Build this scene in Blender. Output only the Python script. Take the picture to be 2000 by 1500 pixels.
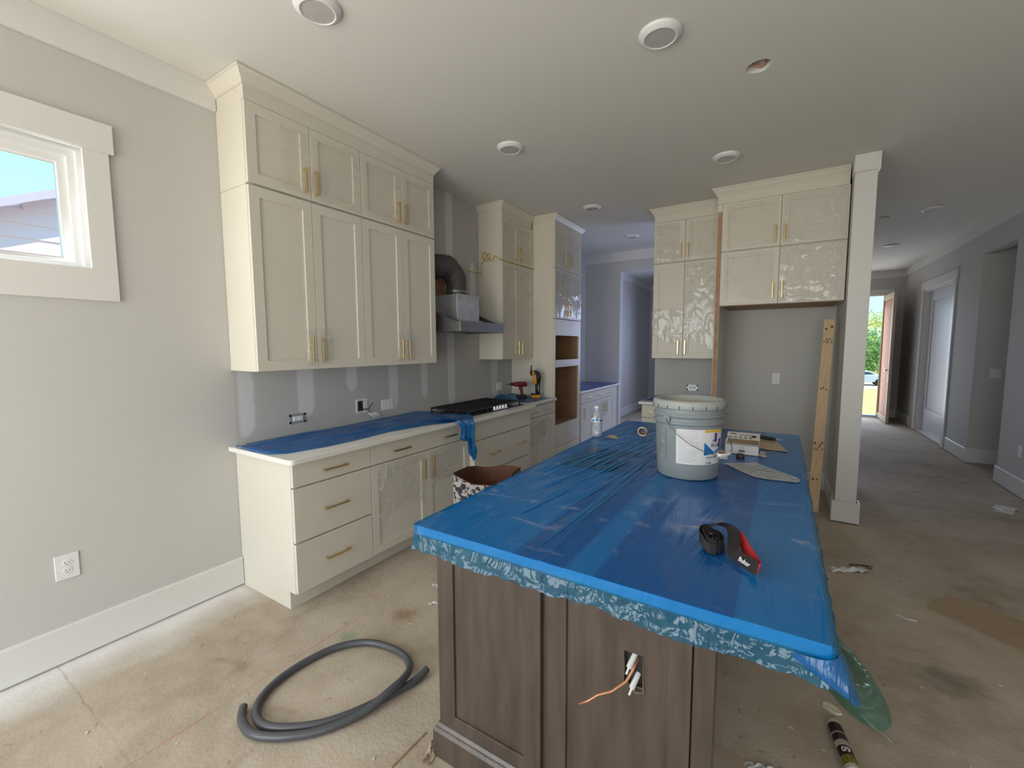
import bpy, bmesh, math, random
from mathutils import Vector, Matrix, noise
random.seed(7)
D = bpy.data
S = bpy.context.scene
for o in list(D.objects):
    D.objects.remove(o, do_unlink=True)
COL = S.collection
PI = math.pi

# ------------------------------------------------------------------ camera
cam = D.cameras.new('camera'); camo = D.objects.new('camera', cam); COL.objects.link(camo)
cam.sensor_width = 36.0; cam.lens = 842.84 / 2000 * 36.0; cam.clip_start = .02; cam.clip_end = 300
YAW, PITCH, ROLL = .5585, -.0867, -.0041
cy_, sy_ = math.cos(YAW), math.sin(YAW)
F0 = Vector((-sy_, cy_, 0)); R0 = Vector((cy_, sy_, 0)); U0 = Vector((0, 0, 1))
F2 = F0 * math.cos(PITCH) + U0 * math.sin(PITCH); U2 = -F0 * math.sin(PITCH) + U0 * math.cos(PITCH)
R3 = R0 * math.cos(ROLL) + U2 * math.sin(ROLL); U3 = -R0 * math.sin(ROLL) + U2 * math.cos(ROLL)
M = Matrix((R3, U3, -F2)).transposed().to_4x4(); M.translation = Vector((2.905, 0, 1.529))
camo.matrix_world = M
S.camera = camo
S.view_settings.view_transform = 'Standard'; S.view_settings.look = 'None'
S.view_settings.gamma = 1; S.view_settings.use_curve_mapping = False
S.view_settings.exposure = 0.0

# ------------------------------------------------------------------ sky, sun, daylight at the openings
w = D.worlds.new('sky'); S.world = w; w.use_nodes = True
wn = w.node_tree.nodes; wl = w.node_tree.links; wn.clear()
wo = wn.new('ShaderNodeOutputWorld'); wb = wn.new('ShaderNodeBackground')
tc = wn.new('ShaderNodeTexCoord'); sx = wn.new('ShaderNodeSeparateXYZ'); cr = wn.new('ShaderNodeValToRGB')
wl.new(tc.outputs['Generated'], sx.inputs[0]); wl.new(sx.outputs['Z'], cr.inputs[0])
cr.color_ramp.elements[0].position = 0; cr.color_ramp.elements[0].color = (.50, .88, 1.0, 1)
cr.color_ramp.elements[1].position = .6; cr.color_ramp.elements[1].color = (.25, .66, 1.0, 1)
wl.new(cr.outputs[0], wb.inputs[0]); wb.inputs[1].default_value = 1.6
wl.new(wb.outputs[0], wo.inputs[0])

def sun_lamp(direction, strength):
    l = D.lights.new('sun', 'SUN'); l.energy = strength; l.angle = .009; l.color = (1, .93, .8)
    o = D.objects.new('sun', l); COL.objects.link(o)
    o.rotation_euler = Vector(direction).to_track_quat('Z', 'Y').to_euler()
sun_lamp((.50, .10, .85), 4.6)

def area(name, loc, direction, sx_, sy__, power, color, spread=PI):
    l = D.lights.new(name, 'AREA'); l.shape = 'RECTANGLE'; l.size = sx_; l.size_y = sy__
    l.energy = power; l.color = color; l.spread = spread
    o = D.objects.new(name, l); COL.objects.link(o); o.location = loc
    o.rotation_euler = (-Vector(direction)).to_track_quat('Z', 'Y').to_euler()
    return o
# glazed doors in the wall behind the camera, the front door, the dining-room window
area('back_daylight_and_fill', (1.15, -1.68, 1.25), (0, 1, .03), 2.0, 2.3, 70, (1, .965, .93))
area('back_daylight_and_fill', (3.6, -1.68, 1.4), (0, 1, .1), 1.5, 1.6, 31, (1, .95, .90))  # fill light added at an unseen window to brighten the right side
area('daylight_kitchen_window', (.03, .05, 2.2), (1, .1, -.1), 1.3, .5, 12, (.9, .96, 1))
area('daylight_front_door', (4.2, 11.75, 1.2), (-.05, -1, .05),   .9, 2.2, 25, (.74, .80, 1))
area('daylight_dining_window', (1.9, 9.2, 1.7), (-.55, -1, -.1), 1.2, 1.3, 30, (.56, .66, 1))
area('daylight_passage', (3.34, 6.35, 1.3), (-1, .12, -.12), 1.0, 1.9, 22, (.52, .64, 1))
area('daylight_hall_room', (5.6, 9.6, 1.4), (-1, 0, 0), .7, 1.6, 2, (.7, .8, 1))

# ------------------------------------------------------------------ materials
def lin(r, g, b):
    f = lambda c: ((c / 255 + .055) / 1.055) ** 2.4 if c > 10 else c / 255 / 12.92
    return (f(r), f(g), f(b), 1)
def mat(name, col, rough=.5, metal=0, bump=0, bscale=20, var=0, vscale=6, spec=None, coat=0, stretch=None, bdist=.01):
    m = D.materials.new(name); m.use_nodes = True
    nt = m.node_tree; n = nt.nodes; L = nt.links; b = n['Principled BSDF']
    b.inputs['Base Color'].default_value = col; b.inputs['Roughness'].default_value = rough
    b.inputs['Metallic'].default_value = metal
    if spec is not None: b.inputs['Specular IOR Level'].default_value = spec
    if coat: b.inputs['Coat Weight'].default_value = coat; b.inputs['Coat Roughness'].default_value = .15
    t = n.new('ShaderNodeTexCoord'); mp = n.new('ShaderNodeMapping'); L.new(t.outputs['Object'], mp.inputs[0])
    if stretch: mp.inputs['Scale'].default_value = stretch
    if var:
        x = n.new('ShaderNodeTexNoise'); x.inputs['Scale'].default_value = vscale; x.inputs['Detail'].default_value = 5
        L.new(mp.outputs[0], x.inputs[0])
        r = n.new('ShaderNodeValToRGB'); L.new(x.outputs[0], r.inputs[0])
        r.color_ramp.elements[0].position = .3; r.color_ramp.elements[1].position = .72
        r.color_ramp.elements[0].color = tuple(c * (1 - var) for c in col[:3]) + (1,)
        r.color_ramp.elements[1].color = tuple(min(1, c * (1 + var)) for c in col[:3]) + (1,)
        L.new(r.outputs[0], b.inputs['Base Color'])
    if bump:
        x = n.new('ShaderNodeTexNoise'); x.inputs['Scale'].default_value = bscale; x.inputs['Detail'].default_value = 4
        L.new(mp.outputs[0], x.inputs[0])
        bp = n.new('ShaderNodeBump'); bp.inputs['Strength'].default_value = bump; bp.inputs['Distance'].default_value = bdist
        L.new(x.outputs[0], bp.inputs['Height']); L.new(bp.outputs[0], b.inputs['Normal'])
    return m

PAINT = mat('wall_paint', (.56, .548, .53, 1), .75, bump=.05, bscale=160, var=.015, vscale=2)
CEIL = mat('ceiling_paint', (.70, .685, .645, 1), .85, bump=.05, bscale=120)
TRIM = mat('trim_paint', (.72, .71, .69, 1), .38, bump=.02, bscale=60)
CAB = mat('cream_cabinet_paint', (.70, .66, .575, 1), .38, bump=.02, bscale=50, var=.012, vscale=3)
INNER = mat('unpainted_cabinet_interior', lin(156, 124, 92), .6, bump=.05, bscale=40, var=.1, vscale=4, stretch=(1, 1, 6))
GOLD = mat('brushed_brass', (.80, .62, .32, 1), .26, metal=1, bump=.03, bscale=200)
QUARTZ = mat('white_quartz', (.80, .78, .74, 1), .25, var=.03, vscale=9)
STAIN = mat('dark_stained_wood', (.072, .052, .042, 1), .33, bump=.12, bscale=14, var=.28, vscale=4, stretch=(6, 6, .8), coat=.15)
PLY = mat('raw_plywood_edge', lin(178, 140, 108), .7, bump=.2, bscale=30, var=.2, vscale=7, stretch=(1, 1, 1.2))
PINE = mat('pine_lumber', lin(212, 184, 148), .65, bump=.15, bscale=12, var=.12, vscale=5, stretch=(22, 22, 1.2))
KNOT = mat('pine_knot', lin(120, 70, 36), .6)
INK = mat('dark_stamp_ink', lin(60, 42, 48), .7)
BLACK = mat('black_cast_iron', (.012, .012, .013, 1), .42, bump=.1, bscale=90)
BLACKGLOSS = mat('black_enamel', (.01, .01, .011, 1), .15)
CHROME = mat('bright_metal', (.8, .8, .8, 1), .18, metal=1)
STEEL = mat('grey_brushed_steel', (.21, .21, .215, 1), .38, metal=.75, bump=.03, bscale=120)
GALV = mat('galvanised_steel', (.50, .52, .53, 1), .42, metal=.6, var=.12, vscale=12)
DUCT = mat('dark_grey_duct_insulation', (.07, .066, .066, 1), .6, bump=.3, bscale=30, var=.2, vscale=10)
CARD = mat('brown_cardboard', lin(160, 126, 92), .8, bump=.05, bscale=30)
PLASTICW = mat('white_plastic', (.78, .78, .78, 1), .35)
DARKHOLE = mat('dark_socket', (.02, .018, .017, 1), .7)
LENS = mat('frosted_lamp_lens', (.50, .47, .47, 1), .3)
YWIRE = mat('yellow_cable', lin(200, 170, 70), .5)
MUD = mat('joint_compound', (.62, .62, .64, 1), .85, bump=.05, bscale=60)
DUST = mat('gypsum_debris', lin(205, 198, 188), .9)
HOSE = mat('grey_rubber_hose', (.075, .078, .088, 1), .34, bump=.06, bscale=260)
COPPER = mat('copper_wire', (.55, .25, .14, 1), .4, metal=.6)
GREYP = mat('grey_pail_plastic', (.235, .265, .275, 1), .42, var=.06, vscale=9)
LIDP = mat('dusty_pail_lid', (.36, .375, .36, 1), .55, var=.08, vscale=12)
LIDD = mat('dried_plaster_on_lid', lin(196, 188, 168), .85, bump=.2, bscale=60, var=.1, vscale=30)
PAPERW = mat('white_printed_paper', (.72, .71, .71, 1), .55)
PRINTG = mat('grey_print', (.20, .20, .22, 1), .6)
YEL = mat('yellow_print', lin(222, 176, 60), .5)
PURP = mat('purple_print', lin(62, 46, 130), .5)
BLUEP = mat('blue_print', lin(20, 110, 180), .45)
NAVY = mat('navy_print', lin(30, 50, 130), .5)
BLKP = mat('black_print', (.02, .02, .025, 1), .6)
BRNP = mat('brown_print', lin(150, 128, 100), .6, var=.25, vscale=25)
STRAP = mat('black_nylon_webbing', (.014, .010, .013, 1), .7, bump=.2, bscale=400)
REDS = mat('red_webbing', (.45, .02, .02, 1), .6, bump=.2, bscale=400)
REDTOOL = mat('red_tool_plastic', (.16, .01, .025, 1), .4)
BLKTOOL = mat('black_rubber', (.012, .012, .014, 1), .5)
YTOOL = mat('yellow_tool_plastic', lin(225, 160, 40), .4)
BAGOUT = mat('printed_paper_bag', lin(168, 138, 116), .8)
BAGIN = mat('brown_paper_inside', lin(104, 68, 52), .85, bump=.2, bscale=30)
TANP = mat('tan_paper', lin(188, 170, 150), .8)
TUBEW = mat('cream_tube_plastic', lin(190, 182, 165), .45)
TUBED = mat('maroon_label', lin(56, 30, 34), .4)
GLASSM = mat('window_glass', (1, 1, 1, 1), 0)
FIBRE = mat('brown_hardboard', lin(168, 144, 114), .7, var=.08, vscale=6)
PUTTY = mat('dried_mortar', lin(222, 212, 188), .9, bump=.5, bscale=40)
SIDING = mat('white_lap_siding', (.88, .74, .86, 1), .7)
ROOFG = mat('grey_eave_board', (.58, .50, .62, 1), .7)
LAWN = mat('dry_lawn', lin(226, 190, 118), .95, var=.25, vscale=6)
ROAD = mat('pale_concrete_road', lin(200, 180, 160), .9)
LEAF = mat('tree_leaves', lin(200, 196, 80), .8, var=.6, vscale=.8)
LEAF2 = mat('tree_leaves_green', lin(130, 165, 90), .8, var=.6, vscale=1.2)
BARK = mat('tree_bark', lin(100, 80, 60), .9)
CARW = mat('white_car_paint', (.75, .75, .78, 1), .25)
CARG = mat('car_glass', (.06, .08, .10, 1), .1)
OSB = mat('strand_board', lin(176, 128, 100), .8, bump=.3, bscale=40, var=.3, vscale=22, stretch=(1, 1, .5))
DOORW = mat('white_door_paint', (.62, .63, .66, 1), .35)

def glassy(name, tint, clear, diff, rough=.12, bump=.3, bscale=8, stretch=(1, 1, 1), gloss=.1, bdist=.02, detail=3, lo=.40, hi=.62, amount=0, seed=0, dust=0, crease=0):
    """thin plastic film: tinted see-through layer over a faint coloured sheen, with crinkle relief"""
    m = D.materials.new(name); m.use_nodes = True
    nt = m.node_tree; n = nt.nodes; L = nt.links; n.clear()
    out = n.new('ShaderNodeOutputMaterial')
    tr = n.new('ShaderNodeBsdfTransparent'); tr.inputs[0].default_value = tint
    p = n.new('ShaderNodeBsdfPrincipled'); p.inputs['Base Color'].default_value = diff
    p.inputs['Roughness'].default_value = rough; p.inputs['Specular IOR Level'].default_value = .6
    gl = n.new('ShaderNodeBsdfGlossy'); gl.inputs['Roughness'].default_value = rough; gl.inputs[0].default_value = (.9, .95, 1, 1)
    t = n.new('ShaderNodeTexCoord'); mp = n.new('ShaderNodeMapping'); mp.inputs['Scale'].default_value = stretch
    mp.inputs['Location'].default_value = (seed, seed * .7, seed * .3)
    L.new(t.outputs['Object'], mp.inputs[0])
    x = n.new('ShaderNodeTexNoise'); x.inputs['Scale'].default_value = bscale; x.inputs['Detail'].default_value = detail
    x.inputs['Distortion'].default_value = 1.2
    L.new(mp.outputs[0], x.inputs[0])
    b = n.new('ShaderNodeBump'); b.inputs['Strength'].default_value = bump; b.inputs['Distance'].default_value = bdist
    L.new(x.outputs[0], b.inputs['Height'])
    L.new(b.outputs[0], p.inputs['Normal']); L.new(b.outputs[0], gl.inputs['Normal'])
    mx = n.new('ShaderNodeMixShader'); mx.inputs[0].default_value = clear
    if amount:
        r = n.new('ShaderNodeMapRange'); L.new(x.outputs[0], r.inputs[0])
        r.inputs[1].default_value = lo; r.inputs[2].default_value = hi
        r.inputs[3].default_value = clear; r.inputs[4].default_value = max(0, clear - amount)
        L.new(r.outputs[0], mx.inputs[0])
    if crease:
        acc = None; hacc = None
        for k, (sc, wd) in enumerate(((1.0, .016), (2.1, .030))):
            q = n.new('ShaderNodeTexNoise'); q.inputs['Scale'].default_value = bscale * sc * .55; q.inputs['Detail'].default_value = 1.5
            q.inputs['Distortion'].default_value = .8; m3 = n.new('ShaderNodeMapping'); m3.inputs['Location'].default_value = (k * 3.3, k * 1.7, k * 5.1)
            m3.inputs['Scale'].default_value = stretch; L.new(t.outputs['Object'], m3.inputs[0]); L.new(m3.outputs[0], q.inputs[0])
            a = n.new('ShaderNodeMath'); a.operation = 'SUBTRACT'; L.new(q.outputs[0], a.inputs[0]); a.inputs[1].default_value = .5
            a2 = n.new('ShaderNodeMath'); a2.operation = 'ABSOLUTE'; L.new(a.outputs[0], a2.inputs[0])
            r = n.new('ShaderNodeMapRange'); L.new(a2.outputs[0], r.inputs[0]); r.inputs[1].default_value = wd; r.inputs[2].default_value = 0
            if acc is None: acc, hacc = r.outputs[0], a2.outputs[0]
            else:
                x1 = n.new('ShaderNodeMath'); x1.operation = 'MAXIMUM'; L.new(acc, x1.inputs[0]); L.new(r.outputs[0], x1.inputs[1]); acc = x1.outputs[0]
                x2 = n.new('ShaderNodeMath'); x2.operation = 'ADD'; L.new(hacc, x2.inputs[0]); L.new(a2.outputs[0], x2.inputs[1]); hacc = x2.outputs[0]
        # creases come and go over the sheet
        g = n.new('ShaderNodeTexNoise'); g.inputs['Scale'].default_value = 5; L.new(t.outputs['Object'], g.inputs[0])
        gr = n.new('ShaderNodeMapRange'); L.new(g.outputs[0], gr.inputs[0]); gr.inputs[1].default_value = .42; gr.inputs[2].default_value = .62
        gm_ = n.new('ShaderNodeMath'); gm_.operation = 'MULTIPLY'; L.new(acc, gm_.inputs[0]); L.new(gr.outputs[0], gm_.inputs[1])
        r = n.new('ShaderNodeMapRange'); L.new(gm_.outputs[0], r.inputs[0])
        r.inputs[3].default_value = clear; r.inputs[4].default_value = max(0, clear - crease); L.new(r.outputs[0], mx.inputs[0])
        L.new(hacc, b.inputs['Height'])
    if dust:
        q = n.new('ShaderNodeTexNoise'); q.inputs['Scale'].default_value = 4; q.inputs['Detail'].default_value = 9; q.inputs['Distortion'].default_value = 1.6
        mq = n.new('ShaderNodeMapping'); mq.inputs['Scale'].default_value = (1, 1.7, 1); mq.inputs['Rotation'].default_value = (0, 0, .5); L.new(t.outputs['Object'], mq.inputs[0]); L.new(mq.outputs[0], q.inputs[0])
        r = n.new('ShaderNodeMapRange'); L.new(q.outputs[0], r.inputs[0]); r.inputs[1].default_value = .58; r.inputs[2].default_value = .74
        r.inputs[3].default_value = 0; r.inputs[4].default_value = dust
        cm = n.new('ShaderNodeMix'); cm.data_type = 'RGBA'; L.new(r.outputs[0], cm.inputs[0]); cm.inputs[6].default_value = diff; cm.inputs[7].default_value = (.55, .60, .62, 1)
        L.new(cm.outputs[2], p.inputs['Base Color'])
    L.new(p.outputs[0], mx.inputs[1]); L.new(tr.outputs[0], mx.inputs[2])
    m2 = n.new('ShaderNodeMixShader')
    fr = n.new('ShaderNodeLayerWeight'); fr.inputs[0].default_value = .5; L.new(b.outputs[0], fr.inputs['Normal'])
    pw = n.new('ShaderNodeMath'); pw.operation = 'POWER'; L.new(fr.outputs['Facing'], pw.inputs[0]); pw.inputs[1].default_value = 3.5
    ml = n.new('ShaderNodeMath'); ml.operation = 'MULTIPLY_ADD'; L.new(pw.outputs[0], ml.inputs[0]); ml.inputs[1].default_value = gloss * 2.2; ml.inputs[2].default_value = gloss * .22; ml.use_clamp = True
    L.new(ml.outputs[0], m2.inputs[0]); L.new(mx.outputs[0], m2.inputs[1]); L.new(gl.outputs[0], m2.inputs[2])
    L.new(m2.outputs[0], out.inputs[0])
    return m
FILM = glassy('blue_protective_film', (.02, .50, .93, 1), .60, (.004, .20, .47, 1), .20, .55, 2.4, (3.4, .5, 1), gloss=.13, bdist=.03, detail=6, dust=.9)
FILMS = glassy('blue_protective_film_hanging', (.30, .72, .90, 1), .72, (.004, .17, .36, 1), .10, .8, 13, (1, 1, .6), gloss=.13, bdist=.03, detail=3)
FILMC = glassy('blue_film_counter', (.04, .42, .85, 1), .50, (.006, .15, .46, 1), .2, .7, 4, (4, .7, 1), gloss=.14, bdist=.03, detail=5, dust=.3)
FILMD = glassy('deep_blue_film', (.02, .14, .70, 1), .2, (.01, .10, .55, 1), .3, .4, 5, gloss=.12)
CLEAR = glassy('clear_wrap_film', (.97, .968, .96, 1), .86, (.88, .87, .84, 1), .12, .5, 6.5, (1, 1, .7), gloss=.13, bdist=.04, detail=3, crease=.50)
CLEAR2 = glassy('clear_wrap_film_flat', (.98, .975, .965, 1), .93, (.84, .83, .80, 1), .2, .16, 3, (1, 1, .6), gloss=.06, bdist=.03, detail=3, crease=.22)
MILKY = glassy('milky_plastic_bag', (.9, .92, .93, 1), .25, (.52, .56, .57, 1), .25, .6, 14, gloss=.2, bdist=.03)
TEAL = glassy('pale_green_clear_film', (.66, .88, .80, 1), .80, (.16, .42, .36, 1), .15, .6, 5, gloss=.2, bdist=.04, crease=.3)
PET = glassy('clear_bottle_plastic', (.93, .95, .97, 1), .82, (.65, .68, .72, 1), .06, .5, 24, (1, 1, .4), gloss=.35, bdist=.02, amount=.3)
nt = GLASSM.node_tree; nt.nodes.clear()
_o = nt.nodes.new('ShaderNodeOutputMaterial'); _t = nt.nodes.new('ShaderNodeBsdfTransparent'); _g = nt.nodes.new('ShaderNodeBsdfGlossy')
_g.inputs['Roughness'].default_value = .02; _m = nt.nodes.new('ShaderNodeMixShader'); _f = nt.nodes.new('ShaderNodeFresnel'); _f.inputs[0].default_value = 1.3
nt.links.new(_f.outputs[0], _m.inputs[0]); nt.links.new(_t.outputs[0], _m.inputs[1]); nt.links.new(_g.outputs[0], _m.inputs[2]); nt.links.new(_m.outputs[0], _o.inputs[0])

def floor_material():
    m = D.materials.new('dusty_subfloor'); m.use_nodes = True
    nt = m.node_tree; n = nt.nodes; L = nt.links; b = n['Principled BSDF']; b.inputs['Roughness'].default_value = .8
    t = n.new('ShaderNodeTexCoord')
    def N(scale, detail=6, dist=0, st=(1, 1, 1), off=0):
        mp = n.new('ShaderNodeMapping'); mp.inputs['Scale'].default_value = st; mp.inputs['Location'].default_value = (off, off, 0)
        L.new(t.outputs['Object'], mp.inputs[0])
        x = n.new('ShaderNodeTexNoise'); x.inputs['Scale'].default_value = scale; x.inputs['Detail'].default_value = detail
        x.inputs['Distortion'].default_value = dist; L.new(mp.outputs[0], x.inputs[0]); return x.outputs[0]
    def ramp(src, p0, p1, c0=(0, 0, 0, 1), c1=(1, 1, 1, 1)):
        r = n.new('ShaderNodeValToRGB'); L.new(src, r.inputs[0]); r.color_ramp.elements[0].position = p0; r.color_ramp.elements[1].position = p1
        r.color_ramp.elements[0].color = c0; r.color_ramp.elements[1].color = c1; return r.outputs[0]
    def mixc(fac, a, bb):
        x = n.new('ShaderNodeMix'); x.data_type = 'RGBA'
        if isinstance(fac, float): x.inputs[0].default_value = fac
        else: L.new(fac, x.inputs[0])
        if isinstance(a, tuple): x.inputs[6].default_value = a
        else: L.new(a, x.inputs[6])
        if isinstance(bb, tuple): x.inputs[7].default_value = bb
        else: L.new(bb, x.inputs[7])
        return x.outputs[2]
    def mth(op, a, bb=0.):
        x = n.new('ShaderNodeMath'); x.operation = op
        for i, v in ((0, a), (1, bb)):
            if isinstance(v, (int, float)): x.inputs[i].default_value = v
            else: L.new(v, x.inputs[i])
        return x.outputs[0]
    s = n.new('ShaderNodeSeparateXYZ'); L.new(t.outputs['Object'], s.inputs[0]); X, Y = s.outputs[0], s.outputs[1]
    base = ramp(N(1.6, 8, .5), .3, .7, (.36, .29, .215, 1), (.54, .455, .36, 1))
    base = mixc(mth('MULTIPLY', ramp(N(9, 8), .42, .66), .30), base, (.62, .55, .46, 1))
    base = mixc(mth('MULTIPLY', ramp(N(2.7, 8, 1.5, (1, 1, 1), 3), .62, .74), .45), base, (.27, .20, .14, 1))
    base = mixc(mth('MULTIPLY', ramp(N(24, 5, .5, (1, 1, 1), 9), .66, .72), .6), base, (.24, .18, .13, 1))
    base = mixc(mth('MULTIPLY', ramp(N(38, 4, 0, (1, 1, 1), 5), .70, .74), .6), base, (.75, .71, .66, 1))
    wob = mth('MULTIPLY', mth('SUBTRACT', N(3, 6, 0, (1, 1, 1), 2), .5), .35)
    dm = n.new('ShaderNodeMapRange'); L.new(mth('ADD', X, wob), dm.inputs[0]); dm.inputs[1].default_value = .34; dm.inputs[2].default_value = .06
    lim = n.new('ShaderNodeMapRange'); L.new(Y, lim.inputs[0]); lim.inputs[1].default_value = 1.42; lim.inputs[2].default_value = 1.30
    base = mixc(mth('MULTIPLY', mth('MULTIPLY', dm.outputs[0], lim.outputs[0]), .95), base, (.80, .78, .76, 1))
    def line(coord, at, width, amp=.8, patch=.45, seed=1):
        d = mth('ABSOLUTE', mth('SUBTRACT', coord, at))
        r = n.new('ShaderNodeMapRange'); L.new(d, r.inputs[0]); r.inputs[1].default_value = width; r.inputs[2].default_value = width * .4
        return mth('MULTIPLY', mth('MULTIPLY', r.outputs[0], ramp(N(3, 6, 0, (1, 1, 1), seed), patch - .08, patch + .12)), amp)
    base = mixc(line(X, .932, .005, .6, .50), base, (.50, .14, .07, 1))
    base = mixc(line(Y, 1.70, .005, .55, .50, 4), base, (.45, .13, .07, 1))
    joint = mth('ADD', Y, mth('MULTIPLY', mth('SUBTRACT', N(14), .5), .02))
    base = mixc(line(joint, .495, .006, .45, .42, 7), base, (.26, .24, .17, 1))
    def spot(x0, y0, r0, r1):
        dx = mth('SUBTRACT', X, x0); dy = mth('SUBTRACT', Y, y0)
        d = mth('SQRT', mth('ADD', mth('MULTIPLY', dx, dx), mth('MULTIPLY', dy, dy)))
        d = mth('ADD', d, mth('MULTIPLY', mth('SUBTRACT', N(16), .5), r1 * 1.2))
        q = n.new('ShaderNodeMapRange'); L.new(d, q.inputs[0]); q.inputs[1].default_value = r1; q.inputs[2].default_value = r0; return q.outputs[0]
    base = mixc(mth('MULTIPLY', spot(1.02, 1.37, 0, .06), .55), base, (.10, .36, .16, 1))
    base = mixc(mth('MULTIPLY', spot(1.13, 1.67, .02, .10), .7), base, (.30, .18, .08, 1))
    base = mixc(mth('MULTIPLY', spot(3.62, 2.62, .03, .16), .6), base, (.16, .12, .09, 1))
    L.new(base, b.inputs['Base Color'])
    bm = n.new('ShaderNodeBump'); bm.inputs['Strength'].default_value = .25; bm.inputs['Distance'].default_value = .01
    L.new(N(60, 5), bm.inputs['Height']); L.new(bm.outputs[0], b.inputs['Normal'])
    return m
FLOORM = floor_material()
patches = [(1.41, .95, 1.386, .075), (1.84, 1.02, 1.386, .068), (2.235, 1.17, 1.386, .055), (2.67, .97, 1.386, .055), (3.06, 1.03, 1.386, .048), (3.46, .93, 1.66, .06), (3.84, 1.95, 2.45, .05), (4.25, .93, 1.386, .07)]
def patched_wall():
    m = PAINT.copy(); m.name = 'wall_paint_with_joint_compound'
    nt = m.node_tree; n = nt.nodes; L = nt.links; b = n['Principled BSDF']
    src = b.inputs['Base Color'].links[0].from_socket
    t = n.new('ShaderNodeTexCoord'); sp = n.new('ShaderNodeSeparateXYZ'); L.new(t.outputs['Object'], sp.inputs[0])
    x = n.new('ShaderNodeTexNoise'); x.inputs['Scale'].default_value = 9; L.new(t.outputs['Object'], x.inputs[0])
    def mth(op, a, bb=0.):
        q = n.new('ShaderNodeMath'); q.operation = op
        for i, v in ((0, a), (1, bb)):
            if isinstance(v, (int, float)): q.inputs[i].default_value = v
            else: L.new(v, q.inputs[i])
        return q.outputs[0]
    def mr(v, a, bb):
        q = n.new('ShaderNodeMapRange'); q.interpolation_type = 'SMOOTHSTEP'; L.new(v, q.inputs[0]); q.inputs[1].default_value = a; q.inputs[2].default_value = bb; return q.outputs[0]
    wob = mth('MULTIPLY', mth('SUBTRACT', x.outputs[0], .5), .05); acc = None
    for yc, z0, z1, hw in patches:
        dy = mth('ADD', mth('DIVIDE', mth('ABSOLUTE', mth('SUBTRACT', sp.outputs[1], yc)), hw), mth('MULTIPLY', wob, 8))
        e = mth('MAXIMUM', mth('SUBTRACT', z0 + .10, sp.outputs[2]), mth('SUBTRACT', sp.outputs[2], (z1 - .10) if z1 > 2.4 else 9.))
        d = mth('SQRT', mth('ADD', mth('MULTIPLY', dy, dy), mth('MULTIPLY', mth('MAXIMUM', mth('DIVIDE', e, .10), 0.), mth('MAXIMUM', mth('DIVIDE', e, .10), 0.))))
        k = mr(d, 1.12, .72)
        acc = k if acc is None else mth('MAXIMUM', acc, k)
    acc = mth('MULTIPLY', acc, mr(sp.outputs[1], 1.36, 1.40))
    # bare board between the patches is a little darker than the painted wall
    zone = mth('MULTIPLY', mr(sp.outputs[1], 1.35, 1.37), mr(sp.outputs[1], 4.66, 4.64))
    mx = n.new('ShaderNodeMix'); mx.data_type = 'RGBA'; L.new(mth('MULTIPLY', zone, .8), mx.inputs[0]); L.new(src, mx.inputs[6]); mx.inputs[7].default_value = (.46, .45, .445, 1)
    m2 = n.new('ShaderNodeMix'); m2.data_type = 'RGBA'; L.new(mth('MULTIPLY', acc, .85), m2.inputs[0]); L.new(mx.outputs[2], m2.inputs[6]); m2.inputs[7].default_value = (.66, .67, .70, 1)
    L.new(m2.outputs[2], b.inputs['Base Color'])
    return m
PAINTL = patched_wall()

# ------------------------------------------------------------------ mesh helpers
def box(bm, x0, y0, z0, x1, y1, z1):
    v = [bm.verts.new(p) for p in ((x0,y0,z0),(x1,y0,z0),(x1,y1,z0),(x0,y1,z0),(x0,y0,z1),(x1,y0,z1),(x1,y1,z1),(x0,y1,z1))]
    for f in ((0,3,2,1),(4,5,6,7),(0,1,5,4),(1,2,6,5),(2,3,7,6),(3,0,4,7)):
        bm.faces.new([v[i] for i in f])
    return v
def tube(bm, pts, r, seg=8, cap=True, closed=False):
    pts = [Vector(p) for p in pts]; n = len(pts); rings = []
    rr = r if isinstance(r, (list, tuple)) else [r] * n
    prev = None
    for i, p in enumerate(pts):
        a = pts[i - 1] if (i or closed) else pts[i]; c = pts[(i + 1) % n] if (i < n - 1 or closed) else pts[i]
        t = (c - a).normalized()
        if prev is None:
            u = t.orthogonal().normalized()
        else:
            u = (prev - t * prev.dot(t)).normalized()
        prev = u; w_ = t.cross(u)
        rings.append([bm.verts.new(p + (u * math.cos(2 * PI * k / seg) + w_ * math.sin(2 * PI * k / seg)) * rr[i]) for k in range(seg)])
    m = n if closed else n - 1
    for i in range(m):
        A, B = rings[i], rings[(i + 1) % n]
        for k in range(seg):
            bm.faces.new((A[k], A[(k + 1) % seg], B[(k + 1) % seg], B[k]))
    if cap and not closed:
        bm.faces.new(rings[0][::-1]); bm.faces.new(rings[-1])
def lathe(bm, prof, seg=24, c=(0, 0, 0), a0=0, a1=2 * PI, axis='z'):
    full = abs(a1 - a0 - 2 * PI) < 1e-6; cols = seg if full else seg + 1; rings = []
    for i in range(cols):
        a = a0 + (a1 - a0) * i / seg
        row = []
        for r, z in prof:
            p = (r * math.cos(a), r * math.sin(a), z)
            if axis == 'y': p = (p[0], p[2], p[1])
            if axis == 'x': p = (p[2], p[0], p[1])
            row.append(bm.verts.new((p[0] + c[0], p[1] + c[1], p[2] + c[2])))
        rings.append(row)
    for i in range(cols if full else cols - 1):
        A, B = rings[i], rings[(i + 1) % cols]
        for k in range(len(prof) - 1):
            bm.faces.new((A[k], B[k], B[k + 1], A[k + 1]))
    return rings
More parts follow.
